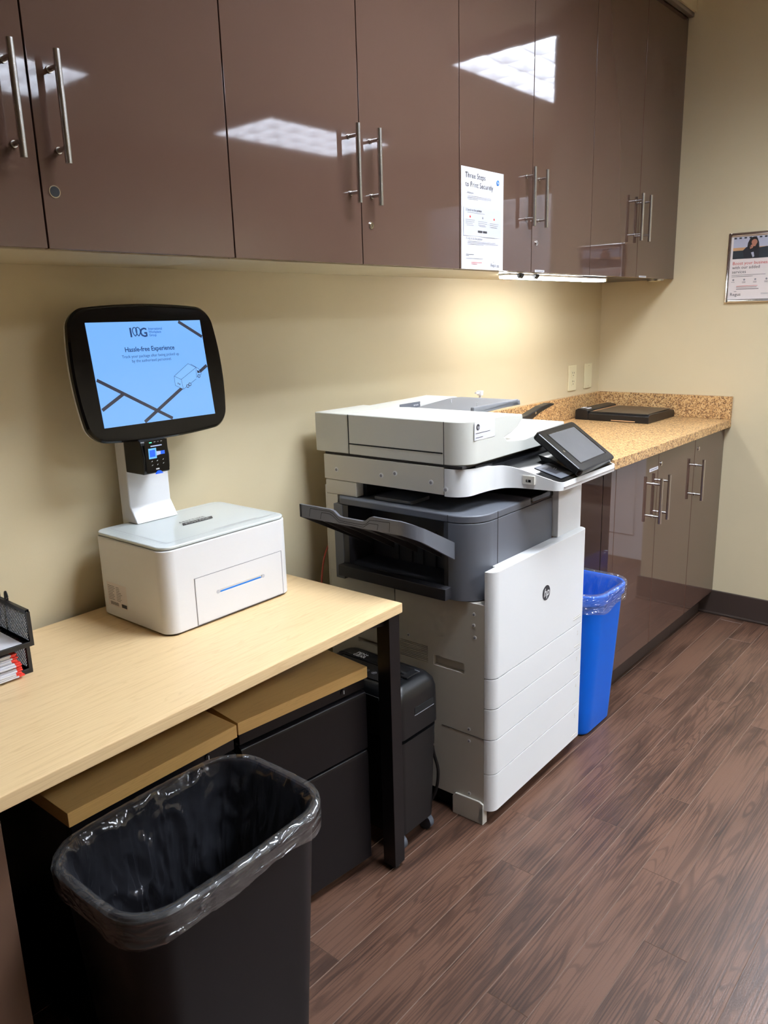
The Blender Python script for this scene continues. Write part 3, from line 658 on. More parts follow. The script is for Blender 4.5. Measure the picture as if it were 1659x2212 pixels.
# document feeder
prof = [(0, 1.0138), (0, 1.1275), (.06, 1.1275), (.215, 1.1262), (.285, 1.1185), (.289, 1.108), (.262, 1.088), (.225, 1.074), (.19, 1.0665), (.205, 1.056), (.3, 1.047), (.37, 1.053), (.5, 1.067), (.5395, 1.069), (.5435, 1.045), (.52, 1.0185), (.5, 1.0138)]
bm = new(); prism(bm, prof, 'y', .057, .4545, bev=.055, which=lambda e: vert_edge(e) and e.verts[0].co.x < .001 and e.verts[0].co.y < .06, seg=8)
df_ = obj('document_feeder', bm, pr_warm, P, bev=.0025)
bm = new(); prism(bm, [(0, 1.0138), (0, 1.1275), (.215, 1.1265), (.24, 1.122), (.55, 1.127), (.555, 1.12), (.5435, 1.0138)], 'y', .4552, .585); obj('rear_rail', bm, pr_warm, df_, bev=.003)
bm = new(); bx(bm, -.0007, .001, .4542, .4555, 1.0145, 1.1265); bx(bm, -.0007, .001, .1235, .125, 1.0145, 1.126); bx(bm, -.0007, .001, .128, .4525, 1.0420, 1.0456); obj('feeder_slot', bm, black_hole, df_, smooth=False)
bm = new(); bx(bm, .04, .139, .0563, .0569, 1.0765, 1.1225)
rect(bm, .006, .075, .0175, .0188, (.04, .0562, 1.0765), UX, UZ, 1); rect(bm, .006, .04, .006, .0072, (.04, .0562, 1.0765), UX, UZ, 1)
disc(bm, .0165, .0335, .0082, (.04, .0562, 1.0765), UX, UZ, 1); text(bm, 'hp', .0115, (.0565, .0562, 1.1065), UX, UZ, 2, 'CENTER', .28, lift=.0008)
obj('asset_sticker', bm, [paper, ink, paper], df_, smooth=False)
bm = new(); bx(bm, .236, .34, .4524, .4546, 1.104, 1.1315, .001); 
for k in range(3): disc(bm, .308+k*.009, 1.122, .0026, (0, .4524, 0), UX, UZ, 1, n=10)
rect(bm, .295, .338, 1.1125, 1.1138, (0, .4524, 0), UX, UZ, 1); obj('status_panel', bm, [pr_grey, mark_w], df_, smooth=False)
bm = new(); prism(bm, [(.222, 1.100), (.222, 1.108), (.5, 1.1275), (.568, 1.1245), (.572, 1.108), (.5, 1.1095)], 'y', .226, .4518, bev=.0)
ft = obj('feeder_tray', bm, feeder_grey, df_, bev=.003)
bm = new(); bx(bm, .30, .56, .226, .240, 1.108, 1.1275, .004); obj('paper_guide', bm, feeder_grey, ft)
for (x, y) in ((.31, .20), (.36, .33)):
    bm = new(); cyl(bm, (x+.06, y+.06, 1.112), (x+.06, y+.06, 1.133), .002, 8); obj('guide_pin', bm, mark_w, ft)
for y, z in ((.506, .964), (.337, .964), (.288, .975), (.166, .963), (.119, .949), (.031, .621), (.032, .59), (.028, .556), (.047, .28), (.047, .244), (.046, .08), (.252, .51)):
    rr = .0072 if z > .9 else .0052
    bm = new(); cyl(bm, (-.0008, y, z), (.0005, y, z), rr, 18, mi=0); cyl(bm, (-.0012, y+.001, z-.001), (.0005, y+.001, z-.001), rr*.6, 14, mi=1); obj('screw', bm, [pr_white, ink_g], P, angle=50)
bm = new(); tube(bm, spline([(.935, -.075, .735), (.912, -.07, .70), (.898, -.068, .66), (.889, -.066, .60), (.887, -.062, .5), (.885, -.055, .30), (.88, -.05, .03), (.885, -.06, .004)]), .0028)
tag(obj('red_cord', bm, redcord), 'thin red cord hanging behind the back edge of the printer', 'cord')
bm = new(); tube(bm, spline([(.845, -.30, .40), (.853, -.45, .36), (.868, -.5, .28), (.868, -.505, .2), (.878, -.515, .13), (.882, -.5, .05), (.872, -.47, .006), (.86, -.4, .006), (.84, -.3, .006)]), .0045)
tag(obj('power_cord', bm, blackplast), 'black power cord running down between shredder and printer', 'cord')

# ------------------------------------------------------------------ desk
D = thing('desk', 'maple topped work desk with black steel legs', 'desk', (.645, -.59, 0), .034)
bm = new(); bx(bm, -1.5, 0, 0, .585, .7015, .7262, .0025); obj('tabletop', bm, maple, D)
for lx in (-.044, -1.49):
    for ly in (.008, .538):
        bm = new(); bx(bm, lx, lx+.04, ly, ly+.039, .012, .7012, .0015); l_ = obj('leg', bm, blackmetal, D)
        bm = new(); cyl(bm, (lx+.02, ly+.02, .0005), (lx+.02, ly+.02, .0115), .014, 18); obj('levelling_foot', bm, blackplast, l_)
bm = new(); bx(bm, -1.449, -.0445, .20, .225, .664, .7008, .001); bx(bm, -1.449, -.0445, .54, .565, .664, .7008, .001); bx(bm, -.038, -.012, .0475, .5375, .664, .7008, .001); bx(bm, -1.48, -1.455, .0475, .5375, .664, .7008, .001); obj('frame_rail', bm, blackmetal, D)
bm = new(); prism(bm, [(-.0446, .7008), (-.13, .7008), (-.13, .694), (-.0446, .676)], 'y', .022, .043); obj('corner_brace', bm, blackmetal, D)

# pedestals
def pedestal(loc, rz, w, label, lockx, dp=.42):
    t = thing('file_pedestal', label, 'pedestal', loc, rz, 'file pedestals under the desk')
    bm = new(); bx(bm, 0, w, -.005, dp, .5365, .5655, .0015); obj('top_slab', bm, oak, t)
    bm = new(); bx(bm, .008, w-.002, .022, dp-.005, .03, .536, .001); obj('body', bm, blackmetal, t)
    bm = new(); bx(bm, .008, w-.002, .006, .0215, .5055, .5355, .0015); lr = obj('lock_rail', bm, blackmetal, t)
    bm = new(); cyl(bm, (lockx, .0065, .521), (lockx, .003, .521), .008, 18); bx(bm, lockx-.001, lockx+.001, .0024, .0032, .516, .525, mi=1); obj('lock', bm, [blackmetal, mark_w], lr)
    for z0, z1 in ((.345, .4985), (.03, .3395)):
        bm = new(); prism(bm, [(.0215, z0), (.0, z0), (.0, z1-.012), (.003, z1-.003), (.010, z1), (.0215, z1)], 'x', .008, w-.002); obj('drawer', bm, blackmetal, t, bev=.0012)
    for x in (.05, w-.05):
        for y in (.06, dp-.05):
            bm = new(); cyl(bm, (x-.009, y, .0155), (x+.009, y, .0155), .015, 18); obj('caster', bm, blackplast, t)
    return t
pedestal((-.178, -.497, 0), .02, .381, 'black file pedestal with wood slab top right behind the black bin', .31)
pedestal((.209, -.486, 0), -.09, .376, 'black file pedestal with wood slab top beside the desk leg and shredder', .305)

bm = new(); bx(bm, -.78, -.305, -.555, -.09, .0, .655, .002)
tag(obj('storage_cabinet', bm, M('brown_panel', (112, 84, 68), .5)), 'plain brown cabinet panel under the desk at the lower left edge', 'cabinet')

# ------------------------------------------------------------------ shredder
t = thing('paper_shredder', 'black rolling paper shredder between the desk leg and printer', 'shredder', (.651, -.561, 0), 0)
bm = new(); SW, SD = .172, .315
rings = []
for z, g in ((.05, .008), (.285, .002), (.325, .0), (.337, -.003), (.385, -.003), (.435, -.002), (.457, .003), (.471, .014), (.4755, .026)):
    rings.append([(x, y, z) for x, y in rrect(SW/2, SD/2, SW-2*g, SD-2*g, .028, 6)])
loft(bm, rings[:3], cap0=True, cap1=True); obj('waste_bin', bm, blackplast, t)
bm = new(); loft(bm, rings[3:], cap0=True, cap1=True); lid = obj('shredder_head', bm, blackplast, t)
bm = new(); prism(bm, rrect(.08, .155, .115, .225, .02, 5), 'z', .4758, .4775); obj('control_panel', bm, pr_black, lid)
bm = new(); bx(bm, .098, .104, .05, .29, .4776, .4784); bx(bm, .093, .097, .05, .29, .4776, .4795, .001, mi=1); obj('feed_slot', bm, [black_hole, blackplast], lid)
bm = new(); O4 = (0, 0, .4776); E1, E2 = (0, -1, 0), (1, 0, 0)
text(bm, 'PEN+', .0175, (.104+.012, .245, .4776), E1, E2, 0, lift=.0012, bold=.0002); text(bm, 'GEAR', .0175, (.104-.004, .245, .4776), E1, E2, 0, lift=.0025, bold=.0003)
for k in range(4): disc(bm, -.2+k*.026, .052, .0075, (0, 0, .4776), E1, E2, 1, .0006, 18); disc(bm, -.2+k*.026, .052, .0062, (0, 0, .4776), E1, E2, 2, .0009, 18); seg(bm, (-.203+k*.026, .049), (-.197+k*.026, .055), .0015, (0, 0, .4776), E1, E2, 0, .0012)
seg(bm, (-.205, .028), (-.197, .036), .002, (0, 0, .4776), E1, E2, 0, .0008)
obj('marking', bm, [mark_w, ink_g, pr_black], lid, smooth=False)
bm = new(); bx(bm, .075, .125, .028, .05, .4776, .482, .003); bx(bm, .1, .13, .03, .045, .4776, .4795, mi=1); obj('mode_switch', bm, [blackplast, pr_grey], lid)
bm = new(); bx(bm, .065, .145, -.0038, -.0022, .390, .410, .0005, mi=0); bx(bm, .064, .146, -.0042, -.0024, .3885, .390, mi=1); obj('grip_recess', bm, [black_hole, ink_g], lid)
bm = new(); bx(bm, -.004, -.0015, .06, .27, .439, .447, .001); obj('front_groove', bm, black_hole, lid)
for x in (.028, .144):
    for y in (.028, .287):
        bm = new(); cyl(bm, (x-.008, y, .0225), (x+.008, y, .0225), .022, 20); bx(bm, x-.010, x+.010, y-.012, y+.012, .036, .05, .002); obj('caster', bm, rubber, t)

# ------------------------------------------------------------------ bins and liners
def bin_mesh(W0, D0, W1, D1, H, r0, r1, N=96, bl=.035):
    bm = new(); rg = []
    def ring(f, z, off=0):
        w, d, r = W0+(W1-W0)*f, D0+(D1-D0)*f, r0+(r1-r0)*f
        return [(x, y, z) for x, y in rr_dense(0, 0, w+2*off, d+2*off, max(r+off, .006), N, bl*f)]
    rg.append(ring(0, .004, -.006)); rg.append(ring(0, .012))
    for k in range(1, 7): rg.append(ring(k/6*.93, .012+(H-.05)*k/6))
    for z, o in ((H-.036, .0), (H-.034, .007), (H-.004, .008), (H, .004), (H-.001, -.001), (H-.01, -.003)): rg.append(ring(z/H, z, o))
    for k in range(5, -1, -1): rg.append(ring(k/6*.93, .02+(H-.05)*k/6, -.004))
    loft(bm, rg, cap0=True, cap1=True); bmesh.ops.recalc_face_normals(bm, faces=bm.faces); return bm
def liner_mesh(W0, D0, W1, D1, H, r0, r1, skirt, floor_z, seed, amp=1.0, N=340, tuck=.0, bl=.035):
    bm = new(); rg = []
    def ring(z, off, a, fr, zz=None, ph=0, sg=1):
        f = min(1, max(0, z/H)); w, d, r = W0+(W1-W0)*f, D0+(D1-D0)*f, r0+(r1-r0)*f; o = []
        pts = rr_dense(0, 0, w+2*off, d+2*off, max(r+off, .01), N, bl*f)
        for k, (x, y) in enumerate(pts):
            th = 2*PI*k/N; nn_ = Vector((math.cos(th), math.sin(th), 0))
            q0 = Vector((math.cos(th)*fr+.6*z, math.sin(th)*fr, z*2.2+seed)); s = .55*noise.noise(q0)
            s += .75*(.45-abs(noise.noise(q0*1.7+Vector((3, 1, 7)))))+.4*(.4-abs(noise.noise(Vector((math.cos(th)*fr*3.1, math.sin(th)*fr*3.1, z*9+seed)))))
            l = math.hypot(x, y); o.append((x+sg*x/l*s*a, y+sg*y/l*s*a, z+(zz(th) if zz else 0)))
        return o
    wav = lambda th: .006*math.sin(3*th+seed)+.004*math.sin(7*th+1.3*seed)
    for k in range(13):
        f = k/12; rg.append(ring(H-skirt*(1-f), .0145-.002*f, .0032*(1-.4*f)*amp, 9, (lambda th, f=f: wav(th)*(1-f)), 0))
    for i_, r_ in enumerate(rg): rg[i_] = [(x+x/math.hypot(x, y)*b_, y+y/math.hypot(x, y)*b_, z) for k_, (x, y, z) in enumerate(r_) for b_ in (.0016*amp*(i_ % 2)*(.4+noise.noise(Vector((x*16, y*16, i_*.7+seed)))),)]
    rg.append(ring(H+.004, .012, .0012, 14)); rg.append(ring(H+.0075, .006, .0012, 14)); rg.append(ring(H+.006, -.003, .0012, 14))
    n2 = 44
    for k in range(1, n2+1):
        f = k/n2; z = H-(H-floor_z)*f; g = math.sin(min(1, f*1.6)*PI/2)
        rg.append(ring(z, -.010-.012*g-tuck*f, (.0025+.030*g)*amp, 4+4*(1-f), None, 0, -1))
    loft(bm, rg)
    for k_, f in enumerate(bm.faces): f.material_index = 0 if k_ < 15*N else 1
    return bm
BB = (-.033, -.662)
# black wastebasket
t = thing('wastebasket', 'tall black plastic wastebasket standing in front of the desk', 'trash can', (BB[0], BB[1], 0), .02)
obj('bin', bin_mesh(.325, .21, .398, .262, .53, .03, .062), blackbin, t, angle=50)
bm = liner_mesh(.325, .21, .398, .262, .53, .03, .062, .040, .10, 3.1)
o = obj('bin_liner', bm, film_b, None, angle=180); o.location = (BB[0], BB[1], 0); o.rotation_euler = (0, 0, .02); tag(o, 'clear plastic liner folded over the rim of the black wastebasket', 'bag')
# blue bin
BL = (1.597, -.588)
t = thing('recycling_bin', 'blue plastic recycling bin between printer and base cabinet', 'trash can', (BL[0], BL[1], 0), 0)
obj('bin', bin_mesh(.206, .155, .240, .214, .510, .04, .055, bl=.02), bluebin, t, angle=50)
bm = liner_mesh(.206, .155, .240, .214, .510, .04, .055, .055, .26, 8.4, .75, bl=.02)
o = obj('bin_liner', bm, film_w, None, angle=180); o.location = (BL[0], BL[1], 0); tag(o, 'clear plastic liner hanging over the rim of the blue recycling bin', 'bag')

# ------------------------------------------------------------------ postage kiosk
K = thing('postage_kiosk', 'white postage kiosk with blue touchscreen on the desk', 'kiosk', (.174, -.325, .7265), .018)
bm = new(); KW, KD = .366, .272
pl = rrect(KW/2, KD/2, KW, KD, .03, 8); prism(bm, pl, 'z', .004, .193); prism(bm, rrect(KW/2, KD/2, KW-.012, KD-.012, .024, 8), 'z', .0, .004, 1)
kb = obj('base_box', bm, [kwhite, dark_gap], K, bev=.002)
bm = new(); prism(bm, rrect(KW/2, KD/2, KW-.004, KD-.004, .028, 8), 'z', .1945, .2015); gp = obj('scale_plate', bm, kglass, K, bev=.002)
bm = new(); O5 = (0, 0, .2017)
fx0, fx1, fy0, fy1 = .034, .354, .03, .247
for p_, q_ in (((fx0, fy0), (fx1, fy0)), ((fx1, fy0), (fx1, fy1)), ((fx1, fy1), (fx0, fy1)), ((fx0, fy1), (fx0, fy0))): seg(bm, p_, q_, .0013, O5, UX, UY, 0)
for k in range(27): seg(bm, (.04+k*.012, .02), (.04+k*.012, .023 if k % 5 else .018), .0008, O5, UX, UY, 0); seg(bm, (.04+k*.012, .254), (.04+k*.012, .257), .0008, O5, UX, UY, 0)
for k in range(18): seg(bm, (.022, .04+k*.012), (.026 if k % 5 else .030, .04+k*.012), .0008, O5, UX, UY, 0); seg(bm, (.360, .04+k*.012), (.357, .04+k*.012), .0008, O5, UX, UY, 0)
text(bm, 'ANYTIME', .0165, (.196, .1505, .2017), UX, UY, 1, 'CENTER', .0, lift=.0006, space=1.15)
poly(bm, [(.148, .126), (.236, .126), (.248, .146), (.160, .146)], O5, UX, UY, 1, .0005); text(bm, 'POSTAGE', .0165, (.196, .130, .2017), UX, UY, 2, 'CENTER', .2, lift=.0009, space=1.0)
rect(bm, .17, .30, .0385, .0402, O5, UX, UY, 0)
obj('plate_print', bm, [ink_g, ink, kglass], gp, smooth=False)
bm = new(); holed(bm, (.076, -.0010, .0075), (.334, .0005, .1145), '-y', [(.141, .268, .0655, .0715, .002)], 0, 1); pd = obj('printer_door', bm, [kwhite, black_hole], K, bev=.0008)
bm = new(); bx(bm, .143, .266, -.0004, .0008, .0655, .0690); obj('label_slot', bm, slotblue, pd)
for x in (.1365, .2725):
    bm = new(); cyl(bm, (x, -.0016, .0685), (x, -.0005, .0685), .0045, 16); obj('slot_end', bm, ink_lg, pd, angle=50)
bm = new()
for a in ((.074, .336, .1152, .1160), (.074, .336, .0055, .0063), (.0742, .0750, .0063, .1152), (.335, .3358, .0063, .1152)): bx(bm, a[0], a[1], -.0008, .0004, a[2], a[3])
obj('panel_gap', bm, ink_g, K, smooth=False)
bm = new(); O6 = (-.0004, 0, 0); E1 = (0, -1, 0); rect(bm, -.233, -.154, .0295, .087, O6, E1, UZ, 0, .0002)
for k in range(9): rect(bm, -.229, -.229+random.uniform(.018, .03), .078-k*.004, .0790-k*.004, O6, E1, UZ, 1, .0005); rect(bm, -.196, -.196+random.uniform(.012, .024), .078-k*.004, .0790-k*.004, O6, E1, UZ, 1, .0005)
for k in range(14): rect(bm, -.223+k*.0024, -.223+k*.0024+(.0008, .0014, .001)[k % 3], .033, .041, O6, E1, UZ, 1, .0005)
rect(bm, -.178, -.157, .033, .0415, O6, E1, UZ, 1, .0005); obj('rating_label', bm, [paper2, ink], K, smooth=False)
# stand
bm = new()
prism(bm, [(.290, .03), (.290, .44), (.252, .44), (.252, .242), (.248, .236), (.226, .2022), (.262, .2022), (.2724, .193), (.2724, .03)], 'x', .093, .208, bev=.0)
st = obj('stand', bm, kwhite, K, bev=.002)
# monitor
az, tilt = .0, .137
exv = Vector((1, 0, 0)); nv = Vector((0, -1, 0)); upv = Vector((0, math.sin(tilt), math.cos(tilt))); zv = exv.cross(upv)
Mk = Matrix((exv, upv, zv)).transposed().to_4x4(); Mk.translation = Vector((.1647, .2045, .5565))
def barrel(w, h, bl, r, n=10):
    base = rrect(0, 0, 2*w, 2*h, r, 8); o = []
    for i in range(len(base)):
        p, q_ = base[i], base[(i+1) % len(base)]; m_ = 12 if i % 9 == 8 else 1
        for k in range(m_):
            x, y = p[0]+(q_[0]-p[0])*k/m_, p[1]+(q_[1]-p[1])*k/m_
            o.append((x*(1+bl*(1-(y/h)**2)), y*(1+bl*(1-(x/w)**2))))
    return o
bm = new(); loft(bm, [[(x, y, -.001) for x, y in barrel(.176, .134, .085, .03)], [(x, y, -.0005) for x, y in barrel(.181, .139, .085, .033)], [(x, y, -.006) for x, y in barrel(.185, .143, .08, .035)], [(x, y, -.018) for x, y in barrel(.184, .142, .08, .035)]][::1], cap0=True)
bmesh.ops.recalc_face_normals(bm, faces=bm.faces); bmesh.ops.transform(bm, matrix=Mk, verts=bm.verts); mon = obj('monitor', bm, kblack, K)
bm = new(); loft(bm, [[(x, y, z) for x, y in barrel(.184-g, .142-g, .08, .035)] for z, g in ((-.0182, .0), (-.028, .002), (-.042, .012), (-.05, .03))], cap1=True); bmesh.ops.transform(bm, matrix=Mk, verts=bm.verts); obj('rear_shell', bm, kwhite, mon)
bm = new(); bx(bm, -.152, .152, -.114, .114, -.0008, .0006); bmesh.ops.transform(bm, matrix=Mk, verts=bm.verts); sc_ = obj('screen', bm, scr_e, mon, smooth=False)
bm = new(); Os = (0, 0, .0008)
def road(p, q_, w=.0075): seg(bm, p, q_, w, Os, UX, UY, 0, .0002)
road((-.150, -.009), (.0265, -.1115)); road((-.0905, -.0435), (-.150, -.0747)); road((-.0495, -.1115), (.150, .0046)); road((.088, .1115), (.150, .074))
obj('screen_road', bm, scr_line, sc_, smooth=False); bpy.data.objects['screen_road'].data.transform(Mk)
bm = new()
def tx(s, size, x, y, mi, al='LEFT', bold=0, space=1.0): text(bm, s, size, (x, y, .0008), UX, UY, mi, al, 0, lift=.0006, bold=bold, space=space)
tx('Hassle-free Experience', .0148, -.002, .0475, 0, 'CENTER', .00025, .97); tx('Track your package after being picked up', .0094, -.002, .034, 0, 'CENTER', 0, .98); tx('by the authorized personnel.', .0094, -.002, .0235, 0, 'CENTER', 0, .98)
obj('screen_text', bm, [scr_text, scr_text2], sc_, smooth=False); bpy.data.objects['screen_text'].data.transform(Mk)
bm = new()
rect(bm, -.0475, -.0430, .0795, .1005, Os, UX, UY, 0, .0006)
tx('G', .0285, -.0225, .0797, 0, 'LEFT', .0006)
for cx in (-.0345, -.0258):
    pts = [(cx-.0001*0+.0065*s_*math.sin(a)*(1-.25*(a/PI)), .0955+.0055*math.cos(a)-.0085*(a/PI)**1.5) for s_ in (1,) for a in [PI*k/10 for k in range(11)]]
    pts2 = [(2*cx-p[0], p[1]) for p in pts]
    for L_ in (pts, pts2):
        for p_, q_ in zip(L_, L_[1:]): seg(bm, p_, q_, .0022, Os, UX, UY, 0, .0006)
for i, s in enumerate(('International', 'Workplace', 'Group')): tx(s, .0078, .0015, .0945-i*.0072, 1, 'LEFT', .0001, .95)
obj('screen_logo', bm, [scr_text, scr_text2], sc_, smooth=False); bpy.data.objects['screen_logo'].data.transform(Mk)
bm = new(); poly(bm, [(.0487, -.0364), (.0501, -.0147), (.0948, .0119), (.122, -.001), (.128, -.0138), (.117, -.0235), (.0698, -.0472)], Os, UX, UY, 0, .0008)
for p_, q_ in (((.0501, -.0147), (.0948, .0119)), ((.0948, .0119), (.1167, .0014)), ((.1167, .0014), (.0684, -.0238)), ((.0684, -.0238), (.0501, -.0147)), ((.0501, -.0147), (.0487, -.0364)), ((.0487, -.0364), (.0698, -.0472)), ((.0698, -.0472), (.0684, -.0238)), ((.0698, -.0472), (.112, -.0255)), ((.1167, .0014), (.1134, -.022)), ((.0948+.008, .0105), (.124, -.002)), ((.124, -.002), (.129, -.015)), ((.129, -.015), (.1134, -.022))): seg(bm, p_, q_, .0009, Os, UX, UY, 1, .0010)
poly(bm, [(.118, -.005), (.1245, -.0075), (.126, -.012), (.1185, -.012)], Os, UX, UY, 2, .0010)
for cx, cy in ((.0835, -.0408), (.0905, -.0372), (.121, -.0195)): disc(bm, cx, cy, .0042, Os, UX, UY, 2, .0010, 16); disc(bm, cx, cy, .0026, Os, UX, UY, 0, .0012, 16)
rect(bm, .0565, .0585, -.0345, -.0305, Os, UX, UY, 2, .0012); rect(bm, .0605, .0625, -.0365, -.0325, Os, UX, UY, 2, .0012)
obj('screen_truck', bm, [scr_cab, scr_text, scr_line], sc_, smooth=False); bpy.data.objects['screen_truck'].data.transform(Mk)
# card reader
bm = new(); x0, x1, z0, z1 = .090, .160, .327, .412
prism(bm, [(.247, z0+.0), (.247, z1), (.192, z1), (.178, z1-.01), (.17, z1-.045), (.172, z0+.012), (.176, z0)], 'x', x0, x1); cr = obj('card_reader', bm, blackplast, K, bev=.002)
fy = .1698
def face(a, c_, u0, u1, mi): 
    return
bm = new(); Of = (x0, .1693, z0); Fu = Vector((0, .02, 1)).normalized()
rect(bm, .0045, .0655, .004, .078, Of, UX, UZ, 0, .0004)
rect(bm, .013, .034, .036, .060, Of, UX, UZ, 1, .0009); rect(bm, .0155, .0305, .040, .056, Of, UX, UZ, 2, .0012); poly(bm, [(.034, .042), (.047, .044), (.047, .051), (.034, .052)], Of, UX, UZ, 4, .0012); rect(bm, .045, .056, .0435, .0515, Of, UX, UZ, 2, .0014)
rect(bm, .02, .05, .0635, .066, Of, UX, UZ, 4, .0009); rect(bm, .017, .024, .072, .0745, Of, UX, UZ, 3, .0009)
for k in range(3): rect(bm, .029+k*.009, .034+k*.009, .0735, .0742, Of, UX, UZ, 5, .0009)
for x, z in ((.019, .029), (.033, .029), (.049, .03), (.019, .02), (.033, .02), (.049, .021)): seg(bm, (x, z), (x+.003, z+.002), .0011, Of, UX, UZ, 5, .0009)
rect(bm, .029, .038, .0095, .0125, Of, UX, UZ, 5, .0009)
obj('reader_face', bm, [kblack, lcd_b, lcd_b2, led_g, lcd_w, mark_w], cr, smooth=False)
bm = new(); prism(bm, [(.026, -.0005), (.046, -.0005), (.04, .006), (.036, .007), (.032, .006)], 'y', .1655, .1692); bm2 = bm
for v in bm.verts: v.co.x += x0; v.co.z += z0
obj('card_slot', bm, lcd_b2, cr, smooth=False)

# ------------------------------------------------------------------ desk organiser, envelopes
def mesh_panel(bm, o, eu, ev, w, h, pitch=.0042, r=.00055, rim=.0035):
    """diagonal-look wire cloth inside a solid rim"""
    o, eu, ev = Vector(o), Vector(eu), Vector(ev); n = eu.cross(ev)
    def bar(a, c_, rr):
        d = (c_-a).normalized(); s = n.cross(d)*rr; k = n*rr
        A = [bm.verts.new(a+s+k), bm.verts.new(a-s+k), bm.verts.new(a-s-k), bm.verts.new(a+s-k)]; B = [bm.verts.new(c_+s+k), bm.verts.new(c_-s+k), bm.verts.new(c_-s-k), bm.verts.new(c_+s-k)]
        for i in range(4): bm.faces.new([A[i], A[(i+1) % 4], B[(i+1) % 4], B[i]])
    P_ = lambda u, v: o+eu*u+ev*v
    for sgn in (1, -1):
        k = -h
        while k < w+h:
            # line u = k + sgn*v  clipped
            if sgn == 1: va, vb = max(0, -k), min(h, w-k); ua, ub = k+va, k+vb
            else: va, vb = max(0, k-w), min(h, k); ua, ub = k-va, k-vb
            if vb > va+1e-4: bar(P_(ua, va), P_(ub, vb), r)
            k += pitch*1.414
    for a, c_ in (((0, 0), (w, 0)), ((w, 0), (w, h)), ((w, h), (0, h)), ((0, h), (0, 0))): bar(P_(*a), P_(*c_), rim)
ORG = thing('letter_tray', 'black wire mesh two tier letter tray at the left end of the desk', 'letter tray', (-.094, -.236, .7268), .0)
def tier(z, name, dx=0, dy=0, h=.066):
    bm = new(); mesh_panel(bm, (dx, .205+dy, z+.003), (0, -1, 0), (0, 0, 1), .228, h); t_ = obj(name, bm, meshsteel, ORG, smooth=False)
    bm = new(); mesh_panel(bm, (dx-.28, .205+dy, z+.003), (0, -1, 0), (0, 0, 1), .228, h); obj('side_panel', bm, meshsteel, t_, smooth=False)
    bm = new(); mesh_panel(bm, (dx-.28, .205+dy, z+.003), (1, 0, 0), (0, 0, 1), .28, h, .006); obj('back_panel', bm, meshsteel, t_, smooth=False)
    bm = new(); mesh_panel(bm, (dx-.28, -.02+dy, z+.003), (1, 0, 0), (0, 1, 0), .28, .225, .006); bx(bm, dx-.283, dx+.004, -.026+dy, -.021+dy, z-.001, z+.009, .001); obj('tray_floor', bm, meshsteel, t_, smooth=False)
    return t_
lo_ = tier(.0005, 'lower_tier', 0, .018, .058); up_ = tier(.063, 'upper_tier', 0, -.004)
bm = new()
for y in (.062, .098): tube(bm, spline([(.003, y+.008, .01), (.003, y+.008, .10), (.003, y+.008, .143), (.003, y+.003, .152), (.003, y-.002, .143), (.003, y-.001, .134)], 5), .0022, 8)
tube(bm, [(.003, .1, .134), (.003, .062, .134)], .0022, 8); obj('stacking_hook', bm, meshsteel, up_)
bm = new(); bx(bm, -.24, -.016, -.018, .20, .0, .0006); o = obj('paper_sheet', bm, paper); o.location = (-.094, -.241, .7268+.0705); tag(o, 'white paper sheet lying in the upper tier of the letter tray', 'paper')
zz = .7268+.0045
for k in range(13):
    bm = new(); h = .0036; jx, jy = random.uniform(-.003, .003)-.0008*k, random.uniform(-.003, .004)
    bx(bm, -.26, -.019, 0, .11, 0, h, .0008); bx(bm, -.0189, -.008, .0003, .1097, .0002, h-.0002, .0006, mi=1)
    o = obj('envelope', bm, [paper, red_edge]); o.location = (-.106+jx, -.261+jy+.004, zz+k*(h+.0002))
    tag(o, 'white red-edged envelope in the stack inside the lower letter tray tier', 'envelope', 'red-edged envelopes in the lower tray')

# ------------------------------------------------------------------ on the counter
t = thing('paper_trimmer', 'flat black paper trimmer on the speckled counter', 'paper trimmer', (2.575, -.39, .9143), 0)
bm = new(); prism(bm, [(.0, .0), (.30, .0), (.30, .025), (.288, .034), (.012, .038), (.0, .03)], 'y', .0, .28, bev=.003); obj('base', bm, blackplast, t)
bm = new(); bx(bm, .015, .285, .012, .262, .0375, .0395, .001); obj('cutting_bed', bm, M('trimmer_bed', (58, 52, 46), .3), t)
bm = new(); prism(bm, [(.281, .0), (.281, .042), (.289, .047), (.33, .050), (.345, .043), (.345, .0)], 'x', .0, .298, bev=.003); ho = obj('rail_housing', bm, blackplast, t)
bm = new(); bx(bm, .02, .28, .262, .268, .0396, .0412, .0005); obj('rail_strip', bm, p_tan, t)
for y in (.295, .318):
    bm = new(); bx(bm, .03, .065, y, y+.014, .0472+(y-.295)*.075, .0492+(y-.295)*.075); obj('sticker', bm, paper, ho)
bm = new(); bx(bm, -.0015, .0004, .06, .17, .004, .008, .0004); obj('front_lip', bm, p_tan, t)
t = thing('stapler', 'black heavy duty stapler with raised arm behind the printer', 'stapler', (1.98, -.12, .9143), .0)
bm = new(); prism(bm, [(-.10, 0), (.13, 0), (.13, .012), (.05, .02), (-.10, .022)], 'y', -.028, .028, bev=.004); obj('base', bm, blackplast, t)
bm = new(); prism(bm, [(-.10, .022), (-.10, .07), (-.05, .075), (.10, .045), (.10, .03), (-.05, .045)], 'y', -.014, .014, bev=.003); obj('magazine', bm, blackplast, t)
bm = new(); prism(bm, [(-.09, .062), (-.05, .066), (.05, .066), (.12, .088), (.19, .101), (.222, .106), (.23, .113), (.20, .117), (.13, .111), (.02, .088), (-.09, .078)], 'y', -.018, .018, bev=.005); a_ = obj('arm', bm, blackplast, t)
bm = new(); cyl(bm, (.075, -.0186, .090), (.075, -.0172, .090), .005, 16); obj('rivet', bm, chrome, a_, angle=50)
t = thing('pump_bottle', 'clear bottle with small white pump top behind the document feeder', 'bottle', (1.742, -.08, .9143), 0)
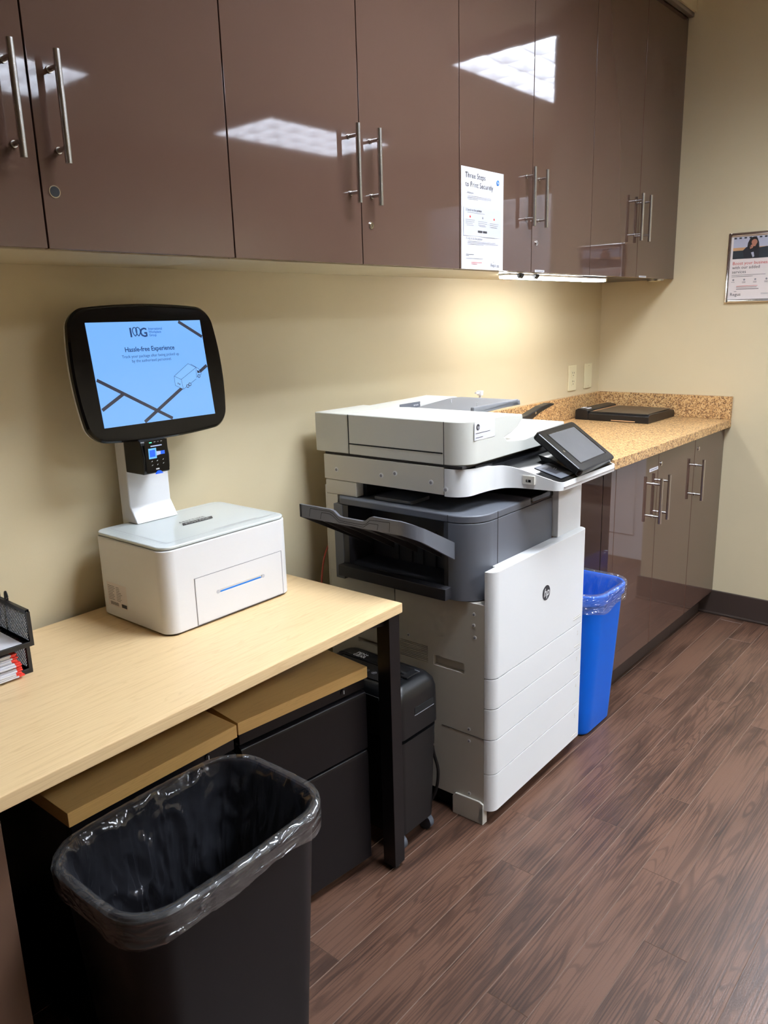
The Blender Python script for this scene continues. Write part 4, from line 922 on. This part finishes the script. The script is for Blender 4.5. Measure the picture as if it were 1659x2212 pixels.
bm = new(); loft(bm, [[(r_*math.cos(2*PI*k/28), r_*math.sin(2*PI*k/28), z) for k in range(28)] for r_, z in ((.026, .0), (.03, .004), (.03, .1), (.026, .118), (.013, .13), (.012, .138))], cap0=True, cap1=True); obj('body', bm, clearb, t)
bm = new(); cyl(bm, (0, 0, .1385), (0, 0, .155), .0135, 20); cyl(bm, (0, 0, .155), (0, 0, .188), .0055, 14); cyl(bm, (0, 0, .186), (0, 0, .202), .011, 18, .0125); bx(bm, -.03, .0, -.005, .005, .192, .2, .002); obj('pump', bm, kwhite, t)

# ------------------------------------------------------------------ camera, world, view
cam = bpy.data.cameras.new('camera'); co = bpy.data.objects.new('camera', cam); COL.objects.link(co); S.camera = co
yaw, pitch, roll = map(math.radians, (49.176, -13.923, -1.59))
fw = Vector((math.sin(yaw)*math.cos(pitch), math.cos(yaw)*math.cos(pitch), math.sin(pitch))); rt = Vector((math.cos(yaw), -math.sin(yaw), 0)); u_ = rt.cross(fw)
rt2 = rt*math.cos(roll)+u_*math.sin(roll); up2 = -rt*math.sin(roll)+u_*math.cos(roll)
mw = Matrix((rt2, up2, -fw)).transposed().to_4x4(); mw.translation = Vector((-.7155, -1.7146, 1.3886)); co.matrix_world = mw
cam.sensor_fit = 'VERTICAL'; cam.sensor_height = 36; cam.sensor_width = 27; cam.lens = 1689.3/2212*36; cam.clip_start = .02
w = bpy.data.worlds.new('world'); S.world = w; w.use_nodes = True; w.node_tree.nodes['Background'].inputs[0].default_value = (.9, .85, .78, 1); w.node_tree.nodes['Background'].inputs[1].default_value = .05
S.view_settings.view_transform = 'Standard'; S.view_settings.look = 'None'; S.view_settings.gamma = 1; S.view_settings.exposure = .12; S.view_settings.use_curve_mapping = False
S.cycles.max_bounces = 6; S.cycles.diffuse_bounces = 4; S.cycles.glossy_bounces = 4; S.cycles.transparent_max_bounces = 12; S.cycles.use_adaptive_sampling = True; S.cycles.adaptive_threshold = .07; S.cycles.adaptive_min_samples = 20; S.cycles.sample_clamp_indirect = 6.0
